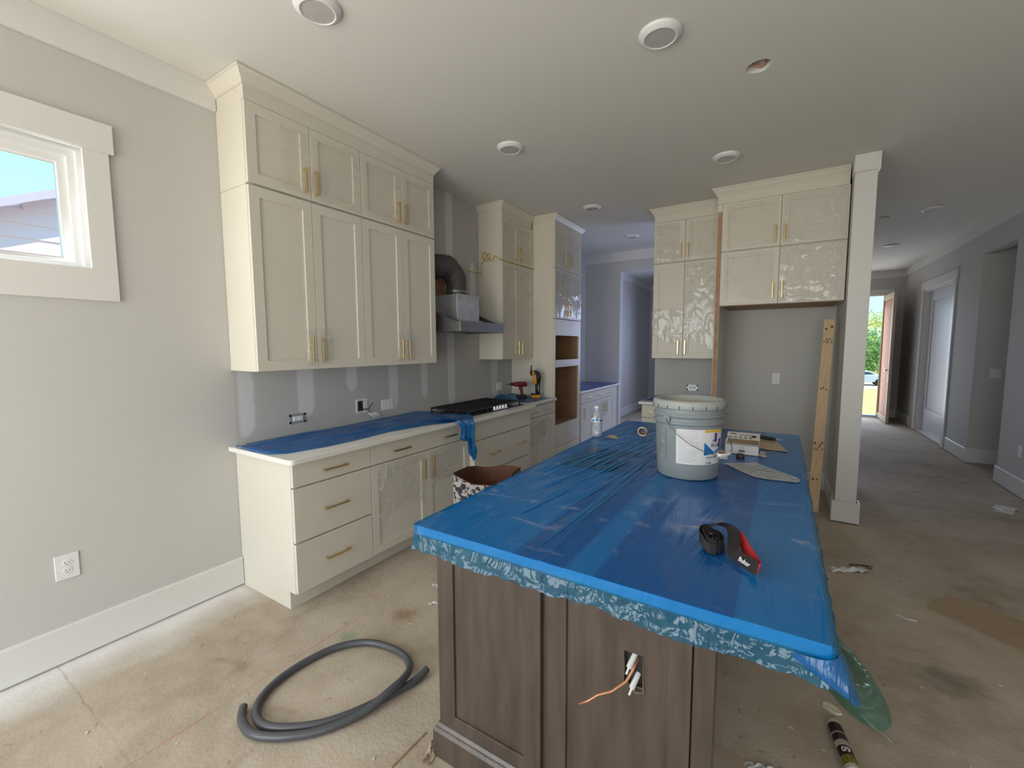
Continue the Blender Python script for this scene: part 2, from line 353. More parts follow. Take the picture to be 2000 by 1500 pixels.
def grid(bm, nu, nv, fn):
    g = [[bm.verts.new(fn(i / nu, j / nv)) for j in range(nv + 1)] for i in range(nu + 1)]
    for i in range(nu):
        for j in range(nv):
            bm.faces.new((g[i][j], g[i + 1][j], g[i + 1][j + 1], g[i][j + 1]))
def prism(bm, pts2, z0, z1):
    """extruded outline, pts2 in XY counter-clockwise"""
    a = [bm.verts.new((x, y, z0)) for x, y in pts2]; b = [bm.verts.new((x, y, z1)) for x, y in pts2]
    n = len(pts2); bm.faces.new(a[::-1]); bm.faces.new(b)
    for i in range(n): bm.faces.new((a[i], a[(i + 1) % n], b[(i + 1) % n], b[i]))
def holed(bm, outer, holes, t0, t1, mp):
    """slab outline with holes, extruded from t0 to t1; mp maps (u, v, t) to a point"""
    for t in (t0, t1):
        es = []
        for loop in [outer] + holes:
            vs = [bm.verts.new(mp(u, v, t)) for u, v in loop]
            es += [bm.edges.new((vs[i], vs[(i + 1) % len(vs)])) for i in range(len(vs))]
        bmesh.ops.triangle_fill(bm, edges=es, use_beauty=True)
    for loop in [outer] + holes:
        n = len(loop)
        for i in range(n):
            a, b = loop[i], loop[(i + 1) % n]
            bm.faces.new([bm.verts.new(mp(*p)) for p in ((a[0], a[1], t0), (b[0], b[1], t0), (b[0], b[1], t1), (a[0], a[1], t1))])
    bmesh.ops.remove_doubles(bm, verts=bm.verts, dist=1e-5)
    bmesh.ops.recalc_face_normals(bm, faces=bm.faces)
def rect(u0, v0, u1, v1): return [(u0, v0), (u1, v0), (u1, v1), (u0, v1)]
def XY(u, v, t): return (u, v, t)
def YZ(u, v, t): return (t, u, v)
def XZ(u, v, t): return (u, t, v)
def sweep(bm, path, prof, closed_prof=True):
    """profile (offset outward to the right of travel, z) swept with mitred corners along a 2D path"""
    P = [Vector(p) for p in path]; n = len(P); rings = []
    for i in range(n):
        d0 = (P[i] - P[i - 1]).normalized() if i else (P[1] - P[0]).normalized()
        d1 = (P[i + 1] - P[i]).normalized() if i < n - 1 else d0
        n0 = Vector((d0.y, -d0.x)); n1 = Vector((d1.y, -d1.x)); m = (n0 + n1)
        m = m / max(.2, m.dot(n1)) if m.length else n1
        rings.append([bm.verts.new((P[i].x + m.x * o, P[i].y + m.y * o, z)) for o, z in prof])
    k = len(prof)
    for i in range(n - 1):
        for j in range(k if closed_prof else k - 1):
            bm.faces.new((rings[i][j], rings[i + 1][j], rings[i + 1][(j + 1) % k], rings[i][(j + 1) % k]))
    if closed_prof:
        bm.faces.new(rings[0][::-1]); bm.faces.new(rings[-1])
def obj(name, bm, m, parent=None, bevel=0, smooth=False, solid=0, kind=None, sub=0, label=None, seg=2):
    bmesh.ops.recalc_face_normals(bm, faces=bm.faces)
    me = D.meshes.new(name); bm.to_mesh(me); bm.free()
    for mm in (m if isinstance(m, (list, tuple)) else [m]): me.materials.append(mm)
    o = D.objects.new(name, me); COL.objects.link(o)
    if parent: o.parent = parent
    if smooth:
        for p in me.polygons: p.use_smooth = True
    if solid:
        s = o.modifiers.new('s', 'SOLIDIFY'); s.thickness = solid; s.offset = 0
    if sub:
        s = o.modifiers.new('u', 'SUBSURF'); s.levels = sub; s.render_levels = sub
    if bevel:
        b = o.modifiers.new('b', 'BEVEL'); b.width = bevel; b.segments = seg; b.limit_method = 'ANGLE'; b.angle_limit = .6
    if kind: o['kind'] = kind
    if label: o['label'] = label
    return o
def tag(o, label, cat, group=None):
    o['label'] = label; o['category'] = cat
    if group: o['group'] = group
    return o
def thing(name, label, cat, loc=(0, 0, 0), rotz=0, group=None):
    o = D.objects.new(name, None); COL.objects.link(o); o.location = loc; o.rotation_euler = (0, 0, rotz); o.empty_display_size = .05
    return tag(o, label, cat, group)
def B(*a):
    bm = bmesh.new()
    if a: box(bm, *a)
    return bm
def struct(name, bm, m, parent=None, **k):
    o = obj(name, bm, m, parent, **k)
    if not parent: o['kind'] = 'structure'
    return o
def textmesh(s, size, name, m, parent, fn, align='CENTER', label=None, bold=0, shear=0):
    """flat lettering: text outline turned into a mesh and placed by fn(x, y)"""
    cu = D.curves.new('t', 'FONT'); cu.body = s; cu.size = size; cu.align_x = align; cu.align_y = 'CENTER'; cu.offset = bold; cu.shear = shear
    cu.resolution_u = 2
    to = D.objects.new('t', cu); COL.objects.link(to)
    bpy.context.view_layer.update()
    me = D.meshes.new_from_object(to.evaluated_get(bpy.context.evaluated_depsgraph_get()))
    D.objects.remove(to); D.curves.remove(cu)
    bm = bmesh.new(); bm.from_mesh(me); D.meshes.remove(me)
    for v in bm.verts: v.co = Vector(fn(v.co.x, v.co.y))
    return obj(name, bm, m, parent, label=label)

H = 3.06
# ================================================================== the setting
struct('floor', B(-.12, -1.85, -.15, 7.2, 12.1, 0), FLOORM)
bm = bmesh.new()
def circ(x, y, r, n=12, wob=0): return [(x + r * math.cos(2*PI*i/n) * (1 + wob * math.sin(i*5.3)), y + r * math.sin(2*PI*i/n) * (1 + wob * math.cos(i*3.7))) for i in range(n)]
holed(bm, rect(-.12, -1.85, 7.2, 12.1), [circ(2.729, 2.861, .062, 12, .10), rect(3.83, 6.85, 3.92, 6.95)], H, H + .16, XY)
ceil = struct('ceiling', bm, CEIL)
def box_in_ceiling(x, y, r, wires):
    bm = bmesh.new(); lathe(bm, [(r, 0), (r, .12), (.001, .12)], 14, (x, y, H + .03))
    o = obj('junction_box', bm, DARKHOLE, ceil, smooth=True)
    if wires:
        bm = bmesh.new()
        tube(bm, [(x - .02, y, H + .12), (x - .03, y + .02, H + .03), (x + .01, y + .03, H + .012), (x + .04, y + .01, H + .03)], .006)
        tube(bm, [(x + .02, y, H + .12), (x + .02, y - .02, H + .04), (x - .02, y - .025, H + .02)], .005)
        obj('wire', bm, COPPER, o, smooth=True)
box_in_ceiling(2.729, 2.861, .075, True); box_in_ceiling(3.875, 6.9, .07, False)

bm = bmesh.new()
holed(bm, rect(-1.85, 0, 12.1, H), [rect(-.60, 1.915, .745, 2.495)], -.12, 0, YZ)
struct('wall_left', bm, PAINTL)
bm = bmesh.new()
holed(bm, rect(-.0, 0, 7.2, H), [rect(.15, .05, 2.15, 2.45), rect(2.85, .6, 4.35, 2.2)], -1.85, -1.72, XZ)
struct('wall_back', bm, PAINT)
bm = bmesh.new()
holed(bm, [(-1.72, 0), (6.86, 0), (6.86, 2.655), (7.81, 2.655), (7.81, 0), (8.81, 0), (8.81, 2.48), (10.38, 2.48), (10.38, 0), (11.88, 0), (11.88, H), (-1.72, H)], [], 4.99, 5.12, YZ)
struct('wall_right', bm, PAINT)
struct('wall_corridor', B(5.12, 7.81, 0, 6.9, 7.93, H), PAINT)
struct('wall_corridor_near', B(5.12, 6.74, 0, 6.9, 6.86, H), PAINT)
struct('wall_corridor_end', B(6.9, 6.74, 0, 7.02, 7.93, H), PAINT)
# far wall with the wide opening into the dining room
bm = bmesh.new()
holed(bm, [(0, 0), (.608, 0), (.608, 2.745), (3.37, 2.745), (3.37, H), (0, H)], [], 7.05, 7.17, XZ)
struct('wall_far', bm, PAINT)
struct('wall_dining', B(0, 11.3, 0, 3.5, 11.42, H), PAINT)
# wall behind the refrigerator bay and its wing wall; the passage wall of the hall
struct('wall_center', B(1.568, 5.50, 0, 3.355, 5.62, H), PAINT)
bm = bmesh.new()
holed(bm, [(4.60, 0), (5.80, 0), (5.80, 2.5), (6.95, 2.5), (6.95, 0), (9.4, 0), (9.4, H), (4.60, H)], [], 3.355, 3.487, YZ)
struct('wall_wing', bm, PAINT)
bm = bmesh.new()
holed(bm, [(3.487, 0), (3.78, 0), (3.78, 2.56), (4.70, 2.56), (4.70, 0), (4.99, 0), (4.99, H), (3.487, H)], [], 11.88, 12.02, XZ)
struct('wall_front', bm, PAINT)
struct('wall_passage', B(3.355, 9.4, 0, 3.487, 11.88, H), PAINT)

# flat crown boards and baseboards
CR = [(0, 2.915), (.018, 2.915), (.018, H - .001), (0, H - .001)]
BB = [(0, .012), (.016, .012), (.016, .178), (.012, .188), (0, .188)]
n = [0]
def run(path, prof, name, m=TRIM):
    bm = bmesh.new(); sweep(bm, path, prof); return struct(name, bm, m)
run([(.001, -1.72), (.001, 1.345)], CR, 'trim_1')
run([(.001, -1.72), (.001, 1.345)], BB, 'baseboard_left')
run([(.001, 7.049), (3.37, 7.049)], [(o, z - .01) if z < 3 else (o, z) for o, z in CR], 'trim_2')
run([(.001, 7.17), (.001, 11.299), (3.36, 11.299)], CR, 'trim_3')
run([(.001, 7.17), (.001, 11.299)], BB, 'baseboard_dining')
run([(3.488, 11.879), (4.989, 11.879), (4.989, -1.7)], CR, 'trim_4')
run([(4.989, 11.879), (4.989, 10.78)], BB, 'baseboard_right')
run([(4.989, 8.62), (4.989, 7.809), (6.8, 7.809)], BB, 'baseboard_hall')
run([(5.1, 6.861), (4.989, 6.861), (4.989, -1.7)], BB, 'baseboard_near')
run([(4.70 + .1, 11.879), (4.989, 11.879)], BB, 'baseboard_front')
run([(2.37, 5.499), (3.354, 5.499), (3.354, 4.64)], BB, 'baseboard_center')
bm = bmesh.new(); box(bm, 3.4875, 4.66, .012, 3.503, 5.78, .188); box(bm, 3.4875, 6.97, .012, 3.503, 9.38, .188); struct('baseboard_wing', bm, TRIM)
# post casing at the end of the wing wall
pc = B(3.348, 4.585, .01, 3.494, 4.5995, 2.93); struct('trim_5', pc, TRIM, bevel=.002)
bm = bmesh.new(); sweep(bm, [(3.337, 4.66), (3.337, 4.572), (3.505, 4.572), (3.505, 4.66)][::-1], [(0, .012), (-.014, .012), (-.014, .19), (0, .19)])
struct('trim_6', bm, TRIM, bevel=.0015)
bm = bmesh.new(); box(bm, 3.340, 4.560, 2.925, 3.508, 4.5845, H - .001); box(bm, 3.340, 4.5845, 2.925, 3.3535, 4.70, H - .001); box(bm, 3.4885, 4.5845, 2.925, 3.508, 4.70, H - .001)
struct('trim_7', bm, TRIM, bevel=.0015)
# small piece of base at the passage
bm = bmesh.new(); box(bm, 3.4875, 5.70, .0, 3.60, 5.798, .19); struct('trim_8', bm, TRIM)

# ---- window_1 : high window in the left wall
win = D.objects.new('window_1', None); COL.objects.link(win); win['kind'] = 'structure'; win.location = (0, 0, 0)
bm = bmesh.new()
holed(bm, rect(-.70, 1.765, .838, 2.49), [rect(-.595, 1.92, .74, 2.485)], .001, .018, YZ)
obj('window_casing', bm, TRIM, win, bevel=.0015)
obj('head_casing', B(.0012, -.72, 2.49, .024, .858, 2.63), TRIM, win, bevel=.0015)
VIN = mat('white_vinyl', (.80, .80, .80, 1), .3)
for i, (gap, d0, d1) in enumerate(((.0, -.115, -.012), (.022, -.112, -.032), (.05, -.108, -.058))):
    bm = bmesh.new()
    a = gap; b = gap + (.024, .03, .032)[i]
    holed(bm, rect(-.60 + a, 1.915 + a * .6, .745 - a, 2.495 - a), [rect(-.60 + b, 1.915 + b * .6, .745 - b, 2.495 - b)], d0, d1, YZ)
    obj(('jamb_liner', 'window_frame', 'sash')[i], bm, VIN, win, bevel=.002)
obj('glass_pane', B(-.088, -.53, 1.955, -.084, .675, 2.42), GLASSM, win)
# patio door and window glazing behind the camera
for i, (x0, x1, z0, z1) in enumerate(((.15, 2.15, .05, 2.45), (2.85, 4.35, .6, 2.2))):
    r_ = D.objects.new('window_%d' % (i + 2), None); COL.objects.link(r_); r_['kind'] = 'structure'
    bm = bmesh.new(); xm = (x0 + x1) / 2
    holed(bm, rect(x0, z0, x1, z1), [rect(x0 + .06, z0 + .06, xm - .03, z1 - .06), rect(xm + .03, z0 + .06, x1 - .06, z1 - .06)], -1.84, -1.76, XZ)
    obj('window_frame', bm, VIN, r_)

# ---- door_2 : white door in the hall's right wall with casing
d2 = D.objects.new('door_2', None); COL.objects.link(d2); d2['kind'] = 'structure'
bm = bmesh.new(); box(bm, 4.97, 8.70, .005, 4.989, 8.81, 2.48); box(bm, 4.97, 10.38, .005, 4.989, 10.49, 2.48)
obj('side_casing', bm, TRIM, d2, bevel=.0015)
obj('head_casing', B(4.965, 8.67, 2.48, 4.989, 10.52, 2.61), TRIM, d2, bevel=.0015)
bm = bmesh.new(); holed(bm, [(8.811, .012), (10.379, .012), (10.379, 2.479), (8.811, 2.479)], [rect(8.84, .02, 10.35, 2.45)], 4.992, 5.118, YZ)
obj('jamb', bm, TRIM, d2)
bm = bmesh.new()
holed(bm, rect(8.88, .02, 10.35, 2.445), [rect(9.02, .42, 10.2, 2.28)], 5.07, 5.11, YZ)
box(bm, 5.085, 9.02, .42, 5.10, 10.2, 2.28)
obj('door_leaf', bm, DOORW, d2, bevel=.003)
struct('wall_hall_room', B(5.14, 8.3, 0, 5.9, 8.35, H), PAINT)

# ---- door_1 : front door standing open, clad with strand board
d1 = D.objects.new('door_1', None); COL.objects.link(d1); d1['kind'] = 'structure'
bm = bmesh.new(); box(bm, 3.68, 11.86, .005, 3.78, 11.879, 2.56); box(bm, 4.70, 11.86, .005, 4.80, 11.879, 2.56); box(bm, 3.66, 11.857, 2.56, 4.82, 11.879, 2.68)
obj('door_casing', bm, TRIM, d1)
bm = bmesh.new()
holed(bm, rect(10.84, .02, 11.86, 2.54), [rect(10.93, .12, 11.78, 2.44)], 4.655, 4.70, YZ)
obj('door_leaf', bm, mat('primed_door_wood', lin(196, 172, 146), .6), d1, bevel=.002)
obj('strand_board_panel', B(4.672, 10.93, .12, 4.684, 11.78, 2.44), OSB, d1)
bm = bmesh.new(); lathe(bm, [(.001, -.05), (.03, -.045), (.034, -.02), (.015, 0), (.03, .005), (.03, .012)], 14, (4.66, 10.985, 1.04), axis='x')
obj('door_knob', bm, CHROME, d1, smooth=True)
obj('threshold', B(3.78, 11.87, 0, 4.70, 12.1, .02), mat('aluminium_sill', (.6, .62, .66, 1), .4), d1)

# ================================================================== cabinets
HB = {}
def handle(parent, x, z, vertical, L=.15, yf=0):
    """square bar pull standing off the front"""
    key = (vertical, L)
    if key not in HB:
        bm = bmesh.new(); h = L / 2
        if vertical:
            box(bm, -.006, -.034, -h, .006, -.024, h); box(bm, -.005, -.026, h - .014, .005, 0, h - .002); box(bm, -.005, -.026, -h + .002, .005, 0, -h + .014)
        else:
            box(bm, -h, -.034, -.006, h, -.024, .006); box(bm, h - .014, -.026, -.005, h - .002, 0, .005); box(bm, -h + .002, -.026, -.005, -h + .014, 0, .005)
        o = obj('handle', bm, GOLD, parent, bevel=.0015); HB[key] = o
    else:
        o = HB[key].copy(); COL.objects.link(o); o.parent = parent
    o.location = (x, yf, z)
    return o
def shaker(bm, x0, z0, x1, z1, y, t=.02, st=.06, dep=.009):
    holed_ = [rect(x0 + st, z0 + st, x1 - st, z1 - st)]
    tmp = bmesh.new(); holed(tmp, rect(x0, z0, x1, z1), holed_, y, y + t, XZ)
    box(tmp, x0 + st - .002, y + dep, z0 + st - .002, x1 - st + .002, y + t - .001, z1 - st + .002)
    me = D.meshes.new('t'); tmp.to_mesh(me); tmp.free(); bm.from_mesh(me); D.meshes.remove(me)
def cabinet(label, loc, rot, W, depth, z0, z1, fronts, toe=0, cat='cabinet', name='cabinet', group=None, mt=CAB, holes=None, wallgap=.002):
    """fronts: (kind, x0, x1, z0, z1, [(hx, hz, vertical), ...]); the front faces -y locally, depth includes the fronts"""
    t = thing(name, label, cat, (loc[0], loc[1], z0), rot, group)
    yf = -depth; yc = yf + .021
    bm = bmesh.new()
    lo = toe if toe else 0
    if holes:
        box(bm, 0, yc, 0, .018, -wallgap, z1 - z0); box(bm, W - .018, yc, 0, W, -wallgap, z1 - z0)
        box(bm, .018, -.02, 0, W - .018, -wallgap, z1 - z0); box(bm, .018, yc, z1 - z0 - .02, W - .018, -.02, z1 - z0)
    else:
        box(bm, 0, yc, lo, W, -wallgap, z1 - z0)
        if toe:
            box(bm, 0, yf + .08, 0, W, -wallgap, lo)
    obj('body', bm, mt, t, bevel=.001)
    for f in fronts:
        kind, x0, x1, a0, a1, hs = f
        g = .0018
        bm = bmesh.new()
        if kind == 'door': shaker(bm, x0 + g, a0 - z0 + g, x1 - g, a1 - z0 - g, yf)
        else: box(bm, x0 + g, yf, a0 - z0 + g, x1 - g, yf + .02, a1 - z0 - g)
        o = obj({'door': 'door', 'drawer': 'drawer', 'panel': 'front_panel'}[kind], bm, mt, t, bevel=.0014)
        for hx, hz, v in hs: handle(o, hx, hz - z0, v, .15 if v else .165, yf)
    return t, yf
R90 = PI / 2
def wrap(cab, yf, x0, x1, z0, z1, m=CLEAR, amp=.006, name='clear_film', n=14, cut=None, seed=0, label=None):
    """crinkled clear film stuck over a door front"""
    base = cab.location.z; bm = bmesh.new()
    def fn(u, v):
        x = x0 + (x1 - x0) * u; z = z0 + (z1 - z0) * v
        if cut: x, z = cut(u, v, x, z)
        d = noise.noise(Vector((x * 6 + seed, z * 5, seed * 1.7))) * .6 + noise.noise(Vector((x * 19, z * 13 + seed, 3))) * .4
        e = min(u, 1 - u, v, 1 - v)
        return (x, yf - .004 - amp * (abs(d) + .1) * (1 if e > .02 else .4), z - base)
    grid(bm, n, n, fn)
    return obj(name, bm, m, cab, smooth=True, label=label)

# --- base cabinets along the left wall (local x runs along world +Y)
y0 = 1.349
ca, _ = cabinet('cream base cabinet with three drawers at the near end of the left run', (0, y0, 0), R90, .541, .61, 0, .884,
    [('drawer', 0, .541, .738, .872, [(.262, .804, 0)]), ('drawer', 0, .541, .414, .732, [(.262, .570, 0)]), ('drawer', 0, .541, .112, .408, [(.262, .260, 0)])], toe=.108)
cb, yfb = cabinet('cream base cabinet with two drawers above two doors, left of the cooktop', (0, 1.892, 0), R90, 1.068, .61, 0, .884,
    [('drawer', 0, .534, .738, .872, [(.262, .804, 0)]), ('drawer', .534, 1.06, .738, .872, [(.79, .804, 0)]),
     ('door', 0, .534, .112, .732, [(.485, .60, 1)]), ('door', .534, 1.06, .112, .732, [(.58, .60, 1)])], toe=.108)
wrap(cb, yfb, .06, .50, .30, .72, CLEAR, cut=lambda u, v, x, z: (x, z if v > .5 else z + .10 * (1 - 2 * v) * math.sin(u * 3)), seed=3)
wrap(cb, yfb, .56, .90, .46, .72, CLEAR, seed=8)
cc, _ = cabinet('cream cooktop base cabinet standing proud with wide drawers', (0, 2.962, 0), R90, .994, .662, 0, .884,
    [('panel', 0, .994, .704, .872, []), ('drawer', 0, .994, .39, .698, [(.30, .548, 0), (.79, .548, 0)]), ('drawer', 0, .994, .112, .384, [(.30, .25, 0), (.79, .25, 0)])], toe=.108)
cd, yfd = cabinet('cream base cabinet with one wide drawer over two wrapped doors, next to the oven tower', (0, 3.958, 0), R90, .680, .61, 0, .884,
    [('drawer', 0, .680, .742, .872, [(.12, .806, 0), (.46, .812, 0)]), ('door', 0, .335, .112, .736, [(.285, .605, 1)]), ('door', .335, .680, .112, .736, [(.375, .605, 1)])], toe=.108)
wrap(cd, yfd, .12, .56, .42, .72, CLEAR, seed=5)
# --- upper cabinets, two stacked rows
ZB, ZS, ZT = 1.387, 2.456, 2.908
def uppers(pre, loc, rot, W, dep, mid, z0=ZB, zs=ZS, zt=ZT, lowlab='', toplab=''):
    a, yf = cabinet(lowlab, loc, rot, W, dep, z0, zs - .002, [('door', 0, mid, z0, zs - .006, [(mid - .045, z0 + .125, 1)]), ('door', mid, W, z0, zs - .006, [(mid + .03, z0 + .125, 1)])])
    b, yf = cabinet(toplab, loc, rot, W, dep, zs, zt, [('door', 0, mid, zs + .004, zt, [(mid - .045, zs + .115, 1)]), ('door', mid, W, zs + .004, zt, [(mid + .03, zs + .115, 1)])])
    return a, b, yf
ua, ua2, yfu = uppers('', (0, y0, 0), R90, .777, .315, .389, lowlab='tall lower wall cabinet nearest the window, two closed cream doors', toplab='short upper stacked wall cabinet nearest the window')
ub, ub2, _ = uppers('', (0, 2.127, 0), R90, .763, .315, .386, lowlab='tall lower wall cabinet beside the range hood, on its window side', toplab='short upper stacked wall cabinet beside the hood, on its window side')
um, um2, _ = uppers('', (0, 3.952, 0), R90, .684, .315, .35, lowlab='lower wall cabinet between the range hood and the oven tower', toplab='upper stacked wall cabinet between the hood and the oven tower')
wrap(ua2, yfu, .20, .37, ZS + .03, ZT - .05, CLEAR2, seed=1); wrap(ua2, yfu, .41, .76, ZS + .02, ZT - .04, CLEAR2, seed=2)
wrap(ub2, yfu, .03, .37, ZS + .02, ZT - .04, CLEAR2, seed=4); wrap(ub2, yfu, .40, .74, ZS + .02, ZT - .04, CLEAR2, seed=6)
for cbx, mid, sd in ((ua, .389, 11), (ub, .386, 12)):
    wrap(cbx, yfu, mid - .10, mid - .012, ZB + .02, ZB + .26, CLEAR, .012, seed=sd, n=10); wrap(cbx, yfu, mid + .012, mid + .11, ZB + .03, ZB + .27, CLEAR, .012, seed=sd + 5, n=10)
wrap(um, yfu, .02, .66, ZB + .02, ZS - .04, CLEAR2, .01, seed=21); wrap(um2, yfu, .02, .66, ZS + .03, ZT - .04, CLEAR2, .01, seed=23)
# --- oven tower
tw = thing('oven_tower', 'tall cream oven tower with two empty appliance openings', 'cabinet', (0, 4.64, 0), R90)
WT, DT = .78, .604
bm = bmesh.new()
box(bm, 0, -DT + .021, .10, .02, -.002, ZT); box(bm, WT - .02, -DT + .021, .10, WT, -.002, ZT)
box(bm, .02, -DT + .09, 0, WT - .02, -.002, .10); box(bm, 0, -DT + .09, 0, .02, -.002, .10); box(bm, WT - .02, -DT + .09, 0, WT, -.002, .10)
box(bm, .02, -DT + .021, ZT - .02, WT - .02, -.002, ZT)
obj('body', bm, CAB, tw, bevel=.001)
bm = bmesh.new()
holed(bm, rect(0, .296, WT, 1.855), [rect(.028, .566, WT - .055, 1.274), rect(.028, 1.363, WT - .055, 1.659)], -DT, -DT + .02, XZ)
obj('face_frame', bm, CAB, tw, bevel=.0014)
bm = bmesh.new()
box(bm, .02, -.02, .54, WT - .02, -.004, 1.70); box(bm, .021, -DT + .021, .548, WT - .021, -.02, .564); box(bm, .021, -DT + .021, 1.277, WT - .021, -.02, 1.361)
box(bm, .021, -DT + .021, 1.661, WT - .021, -.02, 1.68); box(bm, .020, -DT + .021, .564, .026, -.02, 1.66); box(bm, WT - .052, -DT + .021, .564, WT - .020, -.02, 1.66)
obj('unpainted_lining', bm, INNER, tw, label='unpainted brown plywood lining of the openings')
bm = bmesh.new(); box(bm, .002, -DT, .112, WT - .002, -DT + .02, .29); obj('drawer', bm, CAB, tw, bevel=.0014)
for (a0, a1, x0, x1, hx, hz) in ((1.862, ZS - .004, 0, .39, .345, 1.98), (1.862, ZS - .004, .39, WT, .42, 1.98), (ZS + .002, ZT, 0, .39, .345, 2.58), (ZS + .002, ZT, .39, WT, .42, 2.58)):
    bm = bmesh.new(); shaker(bm, x0 + .002, a0, x1 - .002, a1, -DT)
    o = obj('door', bm, CAB, tw, bevel=.0014); handle(o, hx, hz, True, .15, -DT)
wrap(tw, -DT, .02, .77, 1.88, ZS - .03, CLEAR, .016, seed=31, n=20); wrap(tw, -DT, .02, .77, ZS + .03, ZT - .03, CLEAR2, .012, seed=33)
# --- crown mouldings (frieze board and flared crown, swept round the corners)
def crown(path, label, zt=ZT, fr=.075, d=.05):
    prof = [(-.012, zt), (0, zt), (0, zt + fr), (.008, zt + fr), (.008, zt + fr + .012), (.014, zt + fr + .02), (.024, zt + fr + .032), (.04, H - .020), (.044, H - .016), (d, H - .014), (d, H - .002), (-.012, H - .002)]
    t = thing('crown_molding', label, 'molding', (path[1][0], path[1][1], zt))
    bm = bmesh.new(); sweep(bm, path, prof)
    for v in bm.verts: v.co -= t.location
    obj('molding', bm, CAB, t)
    return t
crown([(.001, y0 - .0), (.315, y0), (.315, 2.890), (.001, 2.890)], 'cream crown molding over the stacked wall cabinets nearest the window')
crown([(.001, 3.952), (.315, 3.952), (.315, 4.588)], 'cream crown molding between the hood and the oven tower')
crown([(.001, 4.64), (DT, 4.64), (DT, 5.42), (.001, 5.42)], 'cream crown molding on top of the oven tower')

# --- far run beyond the tower
f1, _ = cabinet('grey-lit narrow base cabinet with drawer and single door, just past the oven tower', (0, 5.42, 0), R90, .50, .60, 0, .884,
    [('drawer', .06, .50, .738, .872, [(.28, .804, 0)]), ('door', .06, .50, .112, .732, [(.12, .60, 1)])], toe=.108)
f2, yf2 = cabinet('base cabinet with a wide two-pull drawer at the far wall, under blue film', (0, 5.922, 0), R90, 1.125, .60, 0, .884,
    [('drawer', 0, .915, .738, .872, [(.22, .804, 0), (.66, .804, 0)]), ('door', 0, .457, .112, .732, [(.41, .60, 1)]), ('door', .457, .915, .112, .732, [(.50, .60, 1)])], toe=.108)
wrap(f2, yf2, .30, .62, .45, .70, CLEAR, seed=41, n=10)

# --- right-hand cabinets facing the camera
YW = 5.498
ga, gb, yfg = uppers('', (1.62, YW, 0), 0, .67, .378, .335, lowlab='lower wall cabinet left of the refrigerator bay, wrapped in torn clear film', toplab='upper stacked wall cabinet left of the refrigerator bay')
wrap(ga, yfg, -.01, .33, 1.62, 1.95, CLEAR, .02, seed=51, n=18, cut=lambda u, v, x, z: (x, z + (.25 * (u - .5) ** 2 - .1 * u) * (1 - v)))
wrap(ga, yfg, .345, .66, 1.64, 2.43, CLEAR, .02, seed=52, n=20, cut=lambda u, v, x, z: (x, z - .16 * u * (1 - v)))
wrap(gb, yfg, .02, .27, ZS + .02, ZT - .03, CLEAR, .018, seed=53, n=18); wrap(gb, yfg, .37, .66, ZS + .02, ZT - .03, CLEAR2, .012, seed=54)
FX0, FW, FZ0 = 2.352, .996, 1.923
fa, fb, yff = uppers('', (FX0, YW, 0), 0, FW, .703, .495, z0=FZ0, zs=2.449, lowlab='wide lower cabinet over the empty refrigerator bay, film on its right door', toplab='wide upper stacked cabinet over the refrigerator bay')
wrap(fa, yff, .03, .45, FZ0 + .03, 2.42, CLEAR2, .008, seed=61); wrap(fa, yff, .50, .97, FZ0 + .01, 2.44, CLEAR, .022, seed=62, n=24)
wrap(fb, yff, .51, .98, 2.47, ZT - .01, CLEAR, .014, seed=63, n=22); wrap(fb, yff, .04, .47, 2.47, ZT - .02, CLEAR2, .006, seed=64)
obj('underside_board', B(.02, -.66, -.004, FW - .02, -.03, -.0005), INNER, fa, label='unpainted wooden underside')
crown([(1.62, YW - .001), (1.62, YW - .378), (2.295, YW - .378)], 'cream crown molding over the wall cabinets left of the refrigerator bay')
crown([(FX0 - .046, YW - .432), (FX0 - .046, YW - .703), (3.339, YW - .703)], 'cream crown molding over the refrigerator bay cabinets')
t = thing('side_panel', 'tall end panel at the left of the refrigerator bay with raw plywood front edge', 'panel', (2.308, 4.80, 0))
obj('panel', B(0, .006, .001, .043, .698, ZT - .001), TRIM, t)
obj('raw_front_edge', B(.004, 0, .001, .040, .006, ZT - .07), PLY, t, label='unfinished brown plywood edge')
gp, _ = cabinet('cream base cabinet behind the bucket, left of the refrigerator bay', (1.595, YW, 0), 0, .70, .66, 0, .884,
    [('drawer', 0, .35, .738, .872, [(.175, .804, 0)]), ('drawer', .35, .70, .738, .872, [(.525, .804, 0)]), ('door', 0, .35, .112, .732, [(.30, .6, 1)]), ('door', .35, .70, .112, .732, [(.40, .6, 1)])], toe=.108)

# ================================================================== countertops
def slab_outline(pts, label, z0=.885, z1=.915, loc=(0, 0)):
    bm = bmesh.new(); prism(bm, pts, z0, z1)
    return tag(obj('countertop', bm, QUARTZ, bevel=.004), label, 'countertop')
def rc(cx, cy, r, a0, a1, n=5): return [(cx + r * math.cos(a0 + (a1 - a0) * i / n), cy + r * math.sin(a0 + (a1 - a0) * i / n)) for i in range(n + 1)]
pts = [(.003, 1.305)] + rc(.668 - .03, 1.305 + .03, .03, -PI/2, 0) + [(.668, 2.86)] + rc(.722 - .03, 2.86 + .03, .03, -PI/2, 0) + rc(.722 - .02, 3.985 - .02, .02, 0, PI/2, 3) + [(.640, 3.985), (.640, 4.637), (.003, 4.637)]
slab_outline(pts, 'white stone countertop of the left run with the cooktop set in it')
slab_outline([(.003, 5.424), (.63, 5.424), (.63, 7.047), (.003, 7.047)], 'pale stone countertop past the oven tower at the far wall')
slab_outline([(1.571, 4.785), (2.304, 4.785), (2.304, YW - .003), (1.571, YW - .003)], 'white stone countertop behind the bucket, left of the refrigerator bay')

